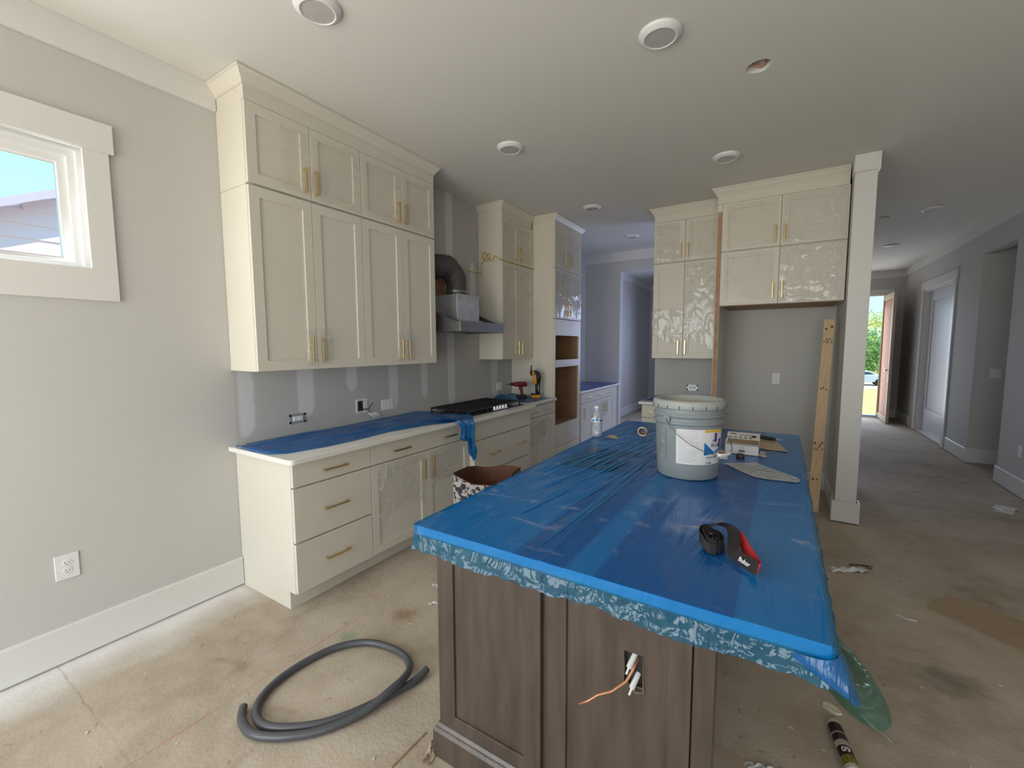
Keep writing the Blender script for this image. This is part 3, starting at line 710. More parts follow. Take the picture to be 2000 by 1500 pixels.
# ================================================================== island
isl = thing('kitchen_island', 'large dark-stained kitchen island base facing the camera with a cut-out for an outlet', 'island', (1.88, 1.13, 0))
ox, oy = 1.88, 1.13
def IB(bm, x0, y0_, z0, x1, y1, z1): box(bm, x0 - ox, y0_ - oy, z0, x1 - ox, y1 - oy, z1)
bm = bmesh.new()
IB(bm, 1.90, 1.16, 0, 2.69, 1.20, .884); IB(bm, 1.90, 1.20, 0, 1.92, 3.40, .884); IB(bm, 2.67, 1.20, 0, 2.69, 3.40, .884); IB(bm, 1.92, 3.38, 0, 2.67, 3.40, .884)
tmp = bm
o = obj('carcass', bm, STAIN, isl)
# the carcass front behind the outlet hole is cut by building the second panel thick with a hole
def ipanel(x0, x1, name, rec, hole=None, z0=.10, z1=.884):
    bm = bmesh.new(); st = .062
    r = [rect(rec[0] - ox, rec[2], rec[1] - ox, rec[3])]
    holed(bm, rect(x0 - ox, z0, x1 - ox, z1), r, 0, .022, XZ)
    t2 = bmesh.new(); holed(t2, rect(rec[0] - ox - .003, rec[2] - .003, rec[1] - ox + .003, rec[3] + .003), [hole] if hole else [], .008, .0215, XZ)
    me = D.meshes.new('t'); t2.to_mesh(me); t2.free(); bm.from_mesh(me); D.meshes.remove(me)
    return obj(name, bm, STAIN, isl, bevel=.0018)
ipanel(1.874, 2.300, 'end_panel', (1.947, 2.236, .178, .822))
hole = [(2.565 - ox, .580), (2.617 - ox, .583), (2.616 - ox, .676), (2.563 - ox, .674)]
p2 = ipanel(2.326, 2.742, 'end_panel', (2.388, 2.682, .178, .822), hole)
bm = bmesh.new(); IB(bm, 2.300, 1.146, .02, 2.326, 1.158, .884); IB(bm, 2.690, 1.1525, 0, 2.742, 1.20, .884)
obj('filler_strip', bm, STAIN, isl)
bm = bmesh.new(); IB(bm, 2.744, 1.137, 0, 2.796, 1.185, .884); obj('corner_post', bm, STAIN, isl, bevel=.002)
# right side: shaker panels facing the seating side, left side doors toward the cooktop
def side_panel(x, y0_, y1, face, name='side_panel'):
    bm = bmesh.new(); st = .06
    holed(bm, rect(y0_ - oy, .10, y1 - oy, .884), [rect(y0_ - oy + st, .18, y1 - oy - st, .82)], (x - ox), (x - ox) + .02 * face, YZ)
    box(bm, min(x, x + .011 * face) - ox, y0_ - oy + st - .002, .178, max(x, x + .011 * face) - ox, y1 - oy - st + .002, .822)
    return obj(name, bm, STAIN, isl, bevel=.0018)
for a, b in ((1.20, 1.93), (1.94, 2.66), (2.67, 3.398)): side_panel(2.691, a, b, 1)
for a, b in ((1.165, 1.58), (1.585, 2.0), (2.0, 2.6), (2.605, 3.0), (3.0, 3.398)):
    side_panel(1.899, a, b, -1, 'door')
# base moulding with a sloped cap
bm = bmesh.new()
prof = [(0, 0), (.018, 0), (.018, .10), (.012, .112), (.010, .118), (.004, .128), (0, .13)]
sweep(bm, [(2.742 - ox, 1.1295 - oy), (1.8735 - ox, 1.1295 - oy), (1.8735 - ox, 3.40 - oy)][::-1], [(o_, z) for o_, z in prof])
obj('base_molding', bm, STAIN, isl)
# torn paper edge of the cut-out and the wires inside
bm = bmesh.new()
tube(bm, [(2.562 - ox, .006, .675), (2.566 - ox, .004, .63), (2.563 - ox, .006, .578), (2.585 - ox, .004, .574), (2.60 - ox, .0, .570), (2.62 - ox, .004, .575), (2.6175 - ox, .005, .63), (2.618 - ox, .006, .676)], [.0008, .0006, .0012, .0015, .003, .0024, .0006, .001], 5)
obj('splintered_edge', bm, mat('bare_splintered_wood', lin(120, 104, 80), .9), isl)
t = thing('electrical_cable', 'stripped copper and white wires poking out of the outlet cut-out in the island', 'cable', (2.59, 1.13, .62))
def rel(pts, o): return [(x - o[0], y - o[1], z - o[2]) for x, y, z in pts]
T0 = (2.59, 1.13, .62)
bm = bmesh.new(); tube(bm, rel([(2.60, 1.158, .66), (2.588, 1.14, .625), (2.575, 1.12, .598), (2.545, 1.09, .578), (2.51, 1.075, .562), (2.485, 1.065, .54), (2.462, 1.06, .525)], T0), [.004, .004, .004, .0035, .003, .003, .0025]); obj('copper_conductor', bm, COPPER, t, smooth=True)
for i, (za, xb) in enumerate(((.655, 2.583), (.598, 2.592))):
    bm = bmesh.new(); tube(bm, rel([(xb + .008, 1.155, za + .012), (xb, 1.118, za - .01)], T0), .0075, 10); tube(bm, rel([(xb, 1.118, za - .01), (xb - .003, 1.104, za - .022)], T0), .003, 6)
    obj('wire_cap', bm, PLASTICW, t, smooth=False)
obj('wire_box', B(2.558 - T0[0], .0225, -.045, 2.622 - T0[0], .029, .06), DARKHOLE, t)
# island worktop with the sink cut-out
SX0, SX1, SY0, SY1 = 1.915, 2.262, 2.005, 2.585
bm = bmesh.new()
holed(bm, [(1.858, 1.05), (3.018, 1.05), (3.018, 3.478), (1.858, 3.478)], [rect(SX0, SY0, SX1, SY1)], .885, .915, XY)
tag(obj('island_countertop', bm, QUARTZ, bevel=.003), 'white stone slab on the dark island, under the blue film', 'countertop')
s = thing('sink', 'empty undermount sink basin in the island under the film', 'sink', ((SX0 + SX1) / 2, (SY0 + SY1) / 2, .884))
hx, hy = (SX1 - SX0) / 2, (SY1 - SY0) / 2
bm = bmesh.new()
v0 = [(-hx - .012, -hy - .012), (hx + .012, -hy - .012), (hx + .012, hy + .012), (-hx - .012, hy + .012)]
rs = []
for sc, z in ((1, -.001), (.985, -.001), (.95, -.20), (.1, -.215)):
    rs.append([bm.verts.new((x * sc, y * sc, z)) for x, y in v0])
for a, b in zip(rs, rs[1:]):
    for i in range(4): bm.faces.new((a[i], a[(i+1) % 4], b[(i+1) % 4], b[i]))
bm.faces.new(rs[-1])
obj('basin', bm, mat('brushed_sink_steel', (.10, .09, .09, 1), .45, metal=.3), s)
bm = bmesh.new(); lathe(bm, [(.001, -.208), (.03, -.208), (.045, -.211)], 16); obj('drain', bm, CHROME, s)
bm = bmesh.new(); lathe(bm, [(.001, .0395), (.012, .0385), (.014, .032)], 12, (SX0 + .022 - s.location.x, SY0 + .012 - s.location.y, -.002)); obj('sink_glint_dot', bm, CHROME, s)  # chrome dot added to stand in for a highlight at the sink corner

# ---- blue film: three overlapping sheets on the slab plus the hanging edge
FOLD = glassy('blue_film_fold', (.08, .55, .95, 1), .40, (.015, .27, .60, 1), .22, .3, 6, gloss=.10)
film = thing('blue_protective_film', 'blue protective film in overlapping strips taped over the island top', 'plastic film', (2.44, 1.05, .917))
fo = Vector((2.44, 1.05, .917))
def filmz(x, y, k):
    r = noise.noise(Vector((x * 9 + y * 1.2, y * 1.1, k))) * .0016
    # creases radiating over the sink towards the pail
    d = (x - 2.10) * .93 + (2.3 - y) * .30
    fall = math.exp(-((x - 2.15) / .35) ** 2) * math.exp(-((y - 2.2) / .7) ** 2)
    r += fall * .008 * abs(math.sin(d * 36 + noise.noise(Vector((x * 2, y, 1))) * 2))
    dd = abs((x - 2.318) + (y - 2.0) * .03)
    r += .004 * math.exp(-(dd / .012) ** 2)
    return .0012 + abs(r)
for k, (x0, x1) in enumerate(((1.850, 2.418), (2.250, 2.838), (2.502, 3.026))):
    bm = bmesh.new()
    def fn(u, v, x0=x0, x1=x1, k=k):
        x = x0 + (x1 - x0) * u; y = 1.042 + (3.486 - 1.042) * v
        return (x - fo.x, y - fo.y, filmz(x, y, 1) + k * .0012)
    grid(bm, 90, 170, fn)
    obj('film_sheet', bm, FILM, film, smooth=True)
# wrinkles pinched up in the film, fanning over the sink towards the bucket
random.seed(9)
wr_ = [(1.93, 1.80, 2.12, 2.88, .0035), (1.975, 1.72, 2.15, 2.90, .005), (2.02, 1.90, 2.18, 2.82, .004), (2.06, 1.62, 2.21, 2.90, .006), (2.11, 1.85, 2.24, 2.80, .0035),
       (2.15, 1.70, 2.28, 2.78, .005), (2.20, 1.95, 2.31, 2.70, .004), (2.30, 1.10, 2.335, 2.60, .008), (2.325, 1.25, 2.36, 2.30, .004), (2.24, 1.45, 2.33, 2.50, .004), (2.12, 1.3, 2.16, 1.66, .003)]
for (xa, ya, xb, yb, hh_) in wr_:
    bm = bmesh.new(); NN = 40; rows = []
    for i in range(NN + 1):
        f = i / NN; x = xa + (xb - xa) * f + .006 * noise.noise(Vector((f * 5, xa * 9, 0))); y = ya + (yb - ya) * f
        e = min(1, f * 5, (1 - f) * 5); h_ = hh_ * e * (.7 + .5 * noise.noise(Vector((f * 9, xa * 5, 3)))) + .0005; ww = (.003 + hh_ * .8) * (.15 + .85 * e)
        z0_ = filmz(x, y, 1) + .0032
        rows.append([bm.verts.new((x + dx_ - fo.x, y - fo.y, z0_ + dz_)) for dx_, dz_ in ((-ww, -.001), (-ww * .3, h_ * .8), (0, h_), (ww * .3, h_ * .8), (ww, -.001))])
    for a, b in zip(rows, rows[1:]):
        for k in range(4): bm.faces.new((a[k], a[k+1], b[k+1], b[k]))
    obj('film_wrinkle', bm, FOLD, film, smooth=True)
# folded down over the slab edge, then loose skirt
path = [(1.850, 3.486), (1.850, 1.042), (3.026, 1.042), (3.026, 3.486)]
def pathpt(s_):
    L_ = [2.444, 1.176, 2.444]; tot = sum(L_); d = s_ * tot
    for i in range(3):
        if d <= L_[i] or i == 2:
            a, b = Vector(path[i]), Vector(path[i + 1]); q = a.lerp(b, min(1, d / L_[i])); t_ = (b - a).normalized(); return q, Vector((t_.y, -t_.x)) * 1, d + sum(L_[:i])
        d -= L_[i]
bm = bmesh.new()
def fn(u, v):
    q, nn, d = pathpt(u)
    out = nn * -1 if False else nn
    z = .0035 - v * .034
    off = .002 + noise.noise(Vector((d * 16, v * 2, 4))) * .0015
    return (q.x - out.x * -off - fo.x, q.y - out.y * -off - fo.y, z)
grid(bm, 380, 4, fn)
obj('folded_edge', bm, FILM, film, smooth=True)
bm = bmesh.new()
def fn(u, v):
    q, nn, d = pathpt(u)
    w_ = .050 + .016 * noise.noise(Vector((d * 5, 0, 7))) + .007 * noise.noise(Vector((d * 21, 0, 9)))
    front = 1 if 2.3 < d < 3.75 else .55
    w_ *= front
    z = -.030 - v * w_
    crk = noise.noise(Vector((d * 26, v * 2.0, 2))) * .6 + noise.noise(Vector((d * 60 + v * 9, v * 4, 5))) * .4
    off = .003 + v * .010 + crk * .012 * (.35 + v)
    return (q.x + nn.x * max(off, .001) - fo.x, q.y + nn.y * max(off, .001) - fo.y, z)
grid(bm, 620, 8, fn)
obj('loose_skirt', bm, FILMS, film, smooth=True, label='crinkled see-through edge of the film hanging below the slab')
# dog-ear hanging off the right front corner
bm = bmesh.new()
ear = [[(2.93, 1.036, .889), (3.005, 1.030, .889), (3.031, 1.034, .905), (3.034, 1.07, .905)],
       [(2.965, 1.034, .868), (3.012, 1.016, .866), (3.044, 1.022, .875), (3.046, 1.07, .880)],
       [(3.00, 1.034, .848), (3.026, 1.012, .844), (3.058, 1.018, .850), (3.057, 1.065, .853)],
       [(3.045, 1.040, .826), (3.054, 1.020, .824), (3.068, 1.026, .825), (3.064, 1.055, .828)]]
vs = [[bm.verts.new(Vector(p) - fo) for p in r] for r in ear]
for i in range(3):
    for j in range(3): bm.faces.new((vs[i][j], vs[i][j+1], vs[i+1][j+1], vs[i+1][j]))
obj('corner_fold', bm, FILMC, film, smooth=True, sub=2)

# ---- blue film on the left countertop
cf = thing('counter_film', 'crumpled blue film lying along the left countertop and hanging over its edge', 'plastic film', (.3, 1.35, .916))
fr = [(1.30, .16), (1.32, .43), (1.39, .50), (1.62, .543), (1.85, .544), (2.14, .516), (2.46, .565), (2.68, .655), (2.96, .66), (3.06, .60)]
bk = [(1.30, .10), (1.40, .03), (1.67, .02), (2.9, .012), (2.98, .08), (3.06, .15)]
def itp(tb, y):
    if y <= tb[0][0]: return tb[0][1]
    for (a, va), (b, vb) in zip(tb, tb[1:]):
        if y <= b: return va + (vb - va) * (y - a) / (b - a)
    return tb[-1][1]
bm = bmesh.new()
def fn(u, v):
    y = 1.305 + (2.985 - 1.305) * u; x = itp(bk, y) + (itp(fr, y) - itp(bk, y)) * v
    z = .003 + .034 * max(0, noise.noise(Vector((x * 10, y * 1.5, 2)))) + .009 * abs(noise.noise(Vector((x * 22, y * 3, 5))))
    if v < .08 and 2.5 < y < 2.93: z += .035 * (y - 2.5) / .43 * (1 - v / .08)
    if u < .04: z += .014 * (1 - u / .04)
    e = min(v, 1 - v) * 8
    return (x - .3, y - 1.35, z * min(1, .35 + e))
grid(bm, 120, 34, fn); obj('film_sheet', bm, FILMC, cf, smooth=True)
bm = bmesh.new()
def fn(u, v):
    # bunch falling over the edge: from the counter top down the cabinet front
    pts = [(.50, 2.80, .930, .17), (.62, 2.80, .945, .15), (.690, 2.80, .930, .10), (.712, 2.80, .88, .085), (.706, 2.80, .80, .085), (.70, 2.81, .72, .09), (.697, 2.84, .64, .085), (.690, 2.88, .585, .05)]
    s_ = v * (len(pts) - 1); i = min(int(s_), len(pts) - 2); f = s_ - i
    a, b = pts[i], pts[i + 1]; x, y, z, wd = [a[k] + (b[k] - a[k]) * f for k in range(4)]
    yy = y + (u - .5) * 2 * wd + .012 * noise.noise(Vector((v * 4, u * 3, 0)))
    x += .030 * abs(math.sin(u * 9 + noise.noise(Vector((v * 3, 0, 1))) * 2)) * (1 if v > .2 else .3)
    z += .014 * noise.noise(Vector((u * 5, v * 6, 3))) + (.03 * math.sin(u * 7) if v > .95 else 0)
    if u < .42 and v > .55: z += (v - .55) * .36
    if v < .3: z = max(z, .925)
    return (x - .3, yy - 1.35, z - .916)
grid(bm, 34, 50, fn); obj('hanging_bunch', bm, FILMC, cf, smooth=True)
# bunched film beyond the cooktop
t = thing('counter_film', 'small bunch of blue film beside the drills next to the oven tower', 'plastic film', (.3, 4.3, .916))
bm = bmesh.new()
def fn(u, v):
    x = .03 + .56 * v; y = 4.10 + .50 * u + .06 * math.sin(v * 5) * (1 - u)
    z = .003 + .045 * max(0, noise.noise(Vector((x * 6, y * 5, 8)))) * (1.2 - v) + (.05 * max(0, 1 - abs(u - .25) * 6) * max(0, 1 - v * 4))
    return (x - .3, y - 4.3, z * (.3 + min(1, min(u, v, 1 - u, 1 - v) * 9)))
grid(bm, 30, 30, fn); obj('film_sheet', bm, FILMC, t, smooth=True)
t = thing('counter_film', 'bright blue film over the far countertop past the oven tower', 'plastic film', (.3, 6.2, .916))
bm = bmesh.new()
grid(bm, 30, 14, lambda u, v: (.01 + .60 * v - .3 - (.0 if u > .12 else .06 * v), 5.46 + 1.57 * u - 6.2, .002 + .014 * abs(noise.noise(Vector((u * 8, v * 4, 1))))))
obj('film_sheet', bm, FILMD, t, smooth=True)
t = thing('counter_film', 'blue film on the countertop behind the bucket', 'plastic film', (1.9, 5.2, .916))
bm = bmesh.new()
grid(bm, 14, 14, lambda u, v: (1.60 + .68 * v - 1.9, 4.90 + .58 * u - 5.2, .002 + .014 * abs(noise.noise(Vector((u * 8, v * 4, 4))))))
obj('film_sheet', bm, FILMC, t, smooth=True)

# ================================================================== cooktop, hood, duct
ck = thing('gas_cooktop', 'black gas cooktop with chrome knobs set in the left countertop', 'cooktop', (.355, 3.455, .915), R90)
# local x along world Y, local y = -world X
obj('glass_base', B(-.445, -.262, .0005, .445, .25, .009), BLACKGLOSS, ck, bevel=.003)
gm = None
for i, gx in enumerate((-.295, 0, .295)):
    if i == 0:
        bm = bmesh.new(); w2, h0, h1 = .142, -.245, .235
        if True:
            for x in (-w2, w2): box(bm, x - .005, h0 + .03, .032, x + .005, h1, .046)
            for y in (h0 + .03, (h0 + h1) / 2 + .01, h1): box(bm, -w2, y - .005, .032, w2, y + .005, .046)
            for x in (-.07, 0, .07): box(bm, x - .004, h0 + .03, .034, x + .004, h1, .049)
            for x in (-w2, w2):
                for y in (h0 + .035, h1 - .005): box(bm, x - .006, y - .006, .009, x + .006, y + .006, .033)
        gm = obj('grate', bm, BLACK, ck, bevel=.0015)
        gm.location = (gx, 0, 0)
    else:
        o = gm.copy(); COL.objects.link(o); o.parent = ck; o.location = (gx, 0, 0)
        if i == 1: pass
for (bx, by, r) in ((-.295, -.11, .045), (-.295, .13, .035), (0, .06, .055), (.295, -.11, .045), (.295, .13, .035)):
    bm = bmesh.new(); lathe(bm, [(r * 1.2, .009), (r * 1.2, .016), (r, .020), (r, .027), (r * .8, .030), (.001, .030)], 18, (bx, by, 0)); obj('burner', bm, BLACK, ck, smooth=False)
kn = None
for i in range(5):
    x = -.10 + i * .05 + .03
    if kn is None:
        bm = bmesh.new(); lathe(bm, [(.020, .009), (.019, .013), (.015, .016), (.0135, .040), (.012, .043), (.001, .043)], 16); kn = obj('knob', bm, CHROME, ck, smooth=False, bevel=.001); o = kn
    else:
        o = kn.copy(); COL.objects.link(o); o.parent = ck
    o.location = (x, -.232, 0)
hd = thing('range_hood', 'grey steel range hood mounted on the wall with its chimney cover missing', 'range hood', (0, 3.355, 1.665), R90)
bm = bmesh.new()
w2 = .352
box(bm, -w2, -.50, 0, w2, -.488, .093); box(bm, -w2, -.488, 0, -w2 + .012, -.003, .093); box(bm, w2 - .012, -.488, 0, w2, -.003, .093); box(bm, -w2 + .012, -.488, .012, w2 - .012, -.003, .02)
obj('front_band', bm, STEEL, hd, bevel=.002)
bm = bmesh.new()
for sgn in (-1, 1):
    xa = sgn * (w2 - .002); xb = sgn * (w2 - .014); x0, x1 = min(xa, xb), max(xa, xb)
    a = [bm.verts.new((x0, y, z)) for y, z in ((-.43, .093), (-.006, .093), (-.006, .24), (-.05, .24))]
    b = [bm.verts.new((x1, y, z)) for y, z in ((-.43, .093), (-.006, .093), (-.006, .24), (-.05, .24))]
    bm.faces.new(a); bm.faces.new(b[::-1])
    for i in range(4): bm.faces.new((a[i], a[(i+1) % 4], b[(i+1) % 4], b[i]))
obj('side_wing', bm, STEEL, hd)
obj('top_plate', B(-w2 + .015, -.46, .085, w2 - .015, -.006, .0915), DARKHOLE, hd)
bm = bmesh.new(); box(bm, -.150, -.30, .092, .195, -.02, .36); obj('blower_box', bm, GALV, hd, bevel=.003)
bm = bmesh.new(); box(bm, -.17, -.335, .108, .215, -.3005, .118); obj('box_flange', bm, GALV, hd); bm = bmesh.new(); box(bm, -.155, -.306, .340, .2, -.3005, .362); obj('box_flange', bm, GALV, hd)
for x in (-.335, .02):
    pass
bm = bmesh.new(); lathe(bm, [(.001, -.5015), (.005, -.5015), (.005, -.500)], 8, (-.334, 0, .045), axis='y'); lathe(bm, [(.001, -.5015), (.005, -.5015), (.005, -.500)], 8, (-.30, 0, .045), axis='y'); obj('screw', bm, DARKHOLE, hd)
t = thing('exhaust_duct', 'dark grey insulated elbow duct rising from the hood into the wall', 'duct', (.14, 3.33, 2.03))
bm = bmesh.new()
dp = [(0.02, .045, 0), (.02, .045, .10), (.015, .035, .165), (.0, .0, .225), (-.02, -.055, .265), (-.05, -.10, .275), (-.09, -.135, .27), (-.125, -.155, .262)]
rr = [.098, .098, .106, .100, .112, .106, .115, .112]
fine = []; fr_ = []
for i in range(len(dp) - 1):
    for k in range(5):
        f = k / 5; fine.append(tuple(dp[i][j] + (dp[i+1][j] - dp[i][j]) * f for j in range(3))); fr_.append((rr[i] + (rr[i+1] - rr[i]) * f) * (1 + .035 * ((i * 5 + k) % 3 == 0)))
fine.append(dp[-1]); fr_.append(rr[-1])
tube(bm, [(x, y * .9, z) for x, y, z in fine], fr_, 20); obj('duct_body', bm, DUCT, t, smooth=True)
bm = bmesh.new(); lathe(bm, [(.101, .02), (.106, .02), (.106, .045), (.101, .045)], 20, (.02, .04, 0)); obj('duct_clamp', bm, STEEL, t)
bm = bmesh.new(); box(bm, .003, 3.20, 1.91, .012, 3.38, 2.20); tag(obj('cardboard_sheet', bm, CARD), 'brown cardboard piece stuck on the wall behind the hood duct', 'cardboard')
# yellow cable across the wall cabinets
t = thing('yellow_cable', 'yellow cable running from the duct in loops across the wall cabinet side', 'cable', (.1, 3.9, 2.45))
c0 = (.1, 3.9, 2.45)
p = [(.06, 3.36, 2.37), (.035, 3.45, 2.385), (.03, 3.55, 2.378), (.03, 3.68, 2.335), (.03, 3.86, 2.335), (.06, 3.935, 2.33), (.05, 3.935, 2.42)]
for k in range(22):
    a = k * .62; r = .045 - .0009 * k
    p.append((.075 + .006 * k + r * math.cos(a), 3.938, 2.515 - .001 * k + r * math.sin(a)))
p += [(.24, 3.938, 2.50), (.30, 3.938, 2.465), (.335, 3.944, 2.452), (.338, 4.2, 2.449), (.338, 4.62, 2.447)]
bm = bmesh.new(); tube(bm, rel(p, c0), .0045, 7); obj('cable', bm, YWIRE, t, smooth=True)

# ================================================================== wall patches, outlets

# slightly cleaner, painted area behind the hood
def outlet(label, loc, rot, horizontal=False, cover=True, blank=False, w_=.074, h_=.118):
    t = thing('wall_outlet', label, 'outlet' if not blank else 'switch', loc, rot)
    if horizontal: w_, h_ = h_, w_
    if cover:
        bm = bmesh.new(); box(bm, -w_/2, -.006, -h_/2, w_/2, -.0005, h_/2); obj('cover_plate', bm, PLASTICW, t, bevel=.003)
        y = -.0085
    else: y = -.012
    if not cover:
        bm = bmesh.new(); holed(bm, rect(-.058, -.034, .058, .034) if horizontal else rect(-.034, -.058, .034, .058), [], -.005, -.002, XZ); obj('mounting_yoke', bm, GALV, t)
        bm = bmesh.new()
        for sx_2 in (-.055, .055):
            for sz in (-.025, .025): box(bm, sx_2 - .008, -.0065, sz - .008, sx_2 + .008, -.0052, sz + .008)
        obj('box_ear', bm, DARKHOLE, t)
        box_ = B(-.036, y, -.017, .036, -.005, .017) if horizontal else B(-.017, y, -.036, .017, -.005, .036); obj('receptacle', box_, PLASTICW, t, bevel=.003)
    if not blank:
        for s_ in (-1, 1):
            c = (s_ * .019, 0) if horizontal else (0, s_ * .019)
            bm = bmesh.new()
            if cover:
                lathe(bm, [(.0165, -.006), (.0165, -.0085), (.001, -.0085)], 16, (c[0], 0, c[1]), axis='y')
            else: box(bm, c[0] - .013, -.014, c[1] - .013, c[0] + .013, -.012, c[1] + .013)
            f = obj('socket', bm, PLASTICW, t)
            bm = bmesh.new(); yy = -.0088 if cover else -.0143
            if horizontal:
                box(bm, c[0] - .005, yy, c[1] - .008, c[0] + .003, yy + .001, c[1] - .006); box(bm, c[0] - .005, yy, c[1] + .005, c[0] + .003, yy + .001, c[1] + .007)
            else:
                box(bm, c[0] - .0075, yy, c[1] - .003, c[0] - .0055, yy + .001, c[1] + .006); box(bm, c[0] + .0055, yy, c[1] - .003, c[0] + .0075, yy + .001, c[1] + .005)
                lathe(bm, [(.0025, yy), (.001, yy - .0003)], 8, (c[0], 0, c[1] - .009), axis='y')
            obj('slot', bm, DARKHOLE, f)
    else:
        bm = bmesh.new()
        for q in ((-.018, .018) if blank == 2 else (0,)): box(bm, q - .012, -.009, -.022, q + .012, -.006, .022)
        obj('rocker', bm, PLASTICW, t, bevel=.002)
    return t
outlet('white double outlet low on the left wall beneath the window', (0, .560, .474), R90, w_=.086, h_=.122)
outlet('uncovered horizontal receptacle on the backsplash nearest the window', (0, 1.766, 1.026), R90, True, False)
outlet('covered horizontal outlet on the backsplash beside the open wire box', (0, 2.59, 1.03), R90, True, True, w_=.088, h_=.128)
outlet('square double switch plate on the backsplash past the cooktop', (0, 4.35, 1.046), R90, False, True, blank=2, w_=.118, h_=.10)
outlet('white outlet on the back wall of the empty refrigerator bay', (2.86, 5.5, 1.17), 0)
outlet('uncovered horizontal receptacle on the wall above the bucket', (2.012, 5.5, 1.03), 0, True, False)
outlet('double switch plate in the side corridor', (5.19, 7.81, 1.165), 0, False, True, blank=2, w_=.10, h_=.115)
outlet('small outlet near the floor on the right wall by the picture edge', (4.99, 6.36, .45), -R90)
t = thing('open_wire_box', 'open two-gang box with loose black wires on the backsplash', 'electrical box', (0, 2.32, 1.05), R90)
bm = bmesh.new(); holed(bm, rect(-.056, -.056, .056, .056), [rect(-.040, -.042, .044, .042)], -.006, -.001, XZ); obj('plaster_ring', bm, PLASTICW, t, bevel=.001)
obj('box_interior', B(-.041, -.0035, -.043, .045, -.0012, .043), DARKHOLE, t)
bm = bmesh.new(); box(bm, .012, -.0055, -.04, .040, -.004, .04); obj('divider', bm, PLASTICW, t)
bm = bmesh.new(); tube(bm, [(-.03, -.005, -.02), (0, -.02, -.03), (.05, -.03, -.025), (.09, -.035, .02)], .003); tube(bm, [(.01, -.006, -.025), (.05, -.02, -.04), (.085, -.03, -.07)], .0022); obj('wire', bm, BLKTOOL, t, smooth=True)
# white cable ends at the counter
t = thing('cable_ends', 'row of white cable ends coming out of the wall just above the blue film', 'cable', (0, 2.44, .95), R90)
for k in range(4):
    bm = bmesh.new(); tube(bm, [(k * .022 - .033 - .02, -.002, .030), (k * .022 - .033, -.02, .012), (k * .022 - .033 + .025, -.028, -.026)], .005); obj('cable_end', bm, PLASTICW, t, smooth=True)

# ================================================================== ceiling lights
LP = [(1.06, 1.31, 'ceiling disc light cut by the top edge of the picture, above the near wall cabinets'), (2.33, 2.31, 'ceiling disc light above the island, beside the open ceiling hole'), (1.06, 2.94, 'ceiling disc light above the cooktop'),
      (2.455, 4.02, 'ceiling disc light in front of the refrigerator bay cabinets'), (1.05, 4.65, 'ceiling disc light in front of the oven tower'), (1.054, 6.14, 'small-looking ceiling disc light before the far opening'),
      (4.276, 6.77, 'ceiling disc light in the hall, the nearer one'), (4.262, 8.84, 'ceiling disc light in the hall nearest the front door')]
proto = None
for x, y, lab in LP:
    if proto is None:
        proto = thing('ceiling_light', lab, 'light', (x, y, H), 0, 'recessed ceiling disc lights')
        bm = bmesh.new(); lathe(bm, [(.103, -.0005), (.103, -.006), (.096, -.014), (.086, -.019), (.079, -.026), (.073, -.026), (.071, -.020)], 40); obj('trim_ring', bm, PLASTICW, proto, smooth=True)
        bm = bmesh.new(); lathe(bm, [(.073, -.0225), (.04, -.0235), (.001, -.024)], 40); obj('lens', bm, LENS, proto, smooth=True)
    else:
        t = proto.copy(); COL.objects.link(t); t.location = (x, y, H); t['label'] = lab
        for ch in list(proto.children): c = ch.copy(); COL.objects.link(c); c.parent = t

# ================================================================== things on the island
ZI = .9225
# ---- pail
bc = (2.540, 2.165, ZI)
t = thing('paint_bucket', 'grey five-gallon pail with white label and wire handle standing on the island', 'bucket', bc)
va = math.atan2(-bc[1], 2.905 - bc[0])            # towards the viewer side, label is right of it
bm = bmesh.new()
lathe(bm, [(.001, .004), (.126, .004), (.131, 0), (.134, .006), (.137, .05), (.147, .245), (.149, .252), (.157, .254), (.157, .262), (.149, .265), (.150, .285), (.158, .287), (.158, .296), (.150, .300), (.150, .316), (.153, .330), (.145, .330), (.143, .29), (.130, .02)], 56)
obj('pail', bm, GREYP, t, smooth=True)
bm = bmesh.new()
lathe(bm, [(.001, .338), (.128, .338), (.134, .342), (.137, .356), (.142, .360), (.150, .360), (.157, .355), (.160, .348), (.161, .325), (.158, .322), (.154, .325)], 56)
lid = obj('lid', bm, LIDP, t, smooth=True)
bm = bmesh.new(); lathe(bm, [(.001, .3405), (.06, .341), (.118, .3395), (.126, .3383)], 40); obj('dried_plaster', bm, LIDD, lid, smooth=True)
bm = bmesh.new()
for k in range(18):
    a = 2 * PI * k / 18 + .1; c, s_ = math.cos(a), math.sin(a)
    tube(bm, [(.1612 * c, .1612 * s_, .324), (.1616 * c, .1616 * s_, .338)], .0016, 5)
obj('tear_tabs', bm, DARKHOLE, lid)
def cyl(a, z, off=.0012):
    r = .137 + (z - .05) / .195 * .010 + off; return (r * math.cos(a), r * math.sin(a), z)
def patch(name, a0, a1, z0, z1, m, off=.0012, parent=t, fn=None, n=14, label=None):
    bm = bmesh.new(); grid(bm, n, 4, lambda u, v: cyl(a0 + (a1 - a0) * u, (z0 + (z1 - z0) * v) if fn is None else fn(u, v), off)); return obj(name, bm, m, parent, smooth=True, label=label)
A0, A1, AM = va - .34, va + 1.25, va + .50
lab = patch('label', A0, A1, .075, .235, PAPERW, .0012)
patch('label_band', AM, A1, .222, .234, YEL, .0018, lab)
patch('label_square', AM + .36, AM + .47, .178, .218, PURP, .0020, lab)
patch('label_square', AM + .58, AM + .70, .150, .190, PURP, .0020, lab)
patch('label_wedge', AM, A1, 0, 0, BLUEP, .0017, lab, fn=lambda u, v: (.118 + .008 * u + .012 * u * u) + (max(.002, (.060 - .11 * u) if u < .5 else (.005 + .02 * (u - .5)))) * v)
k = 0
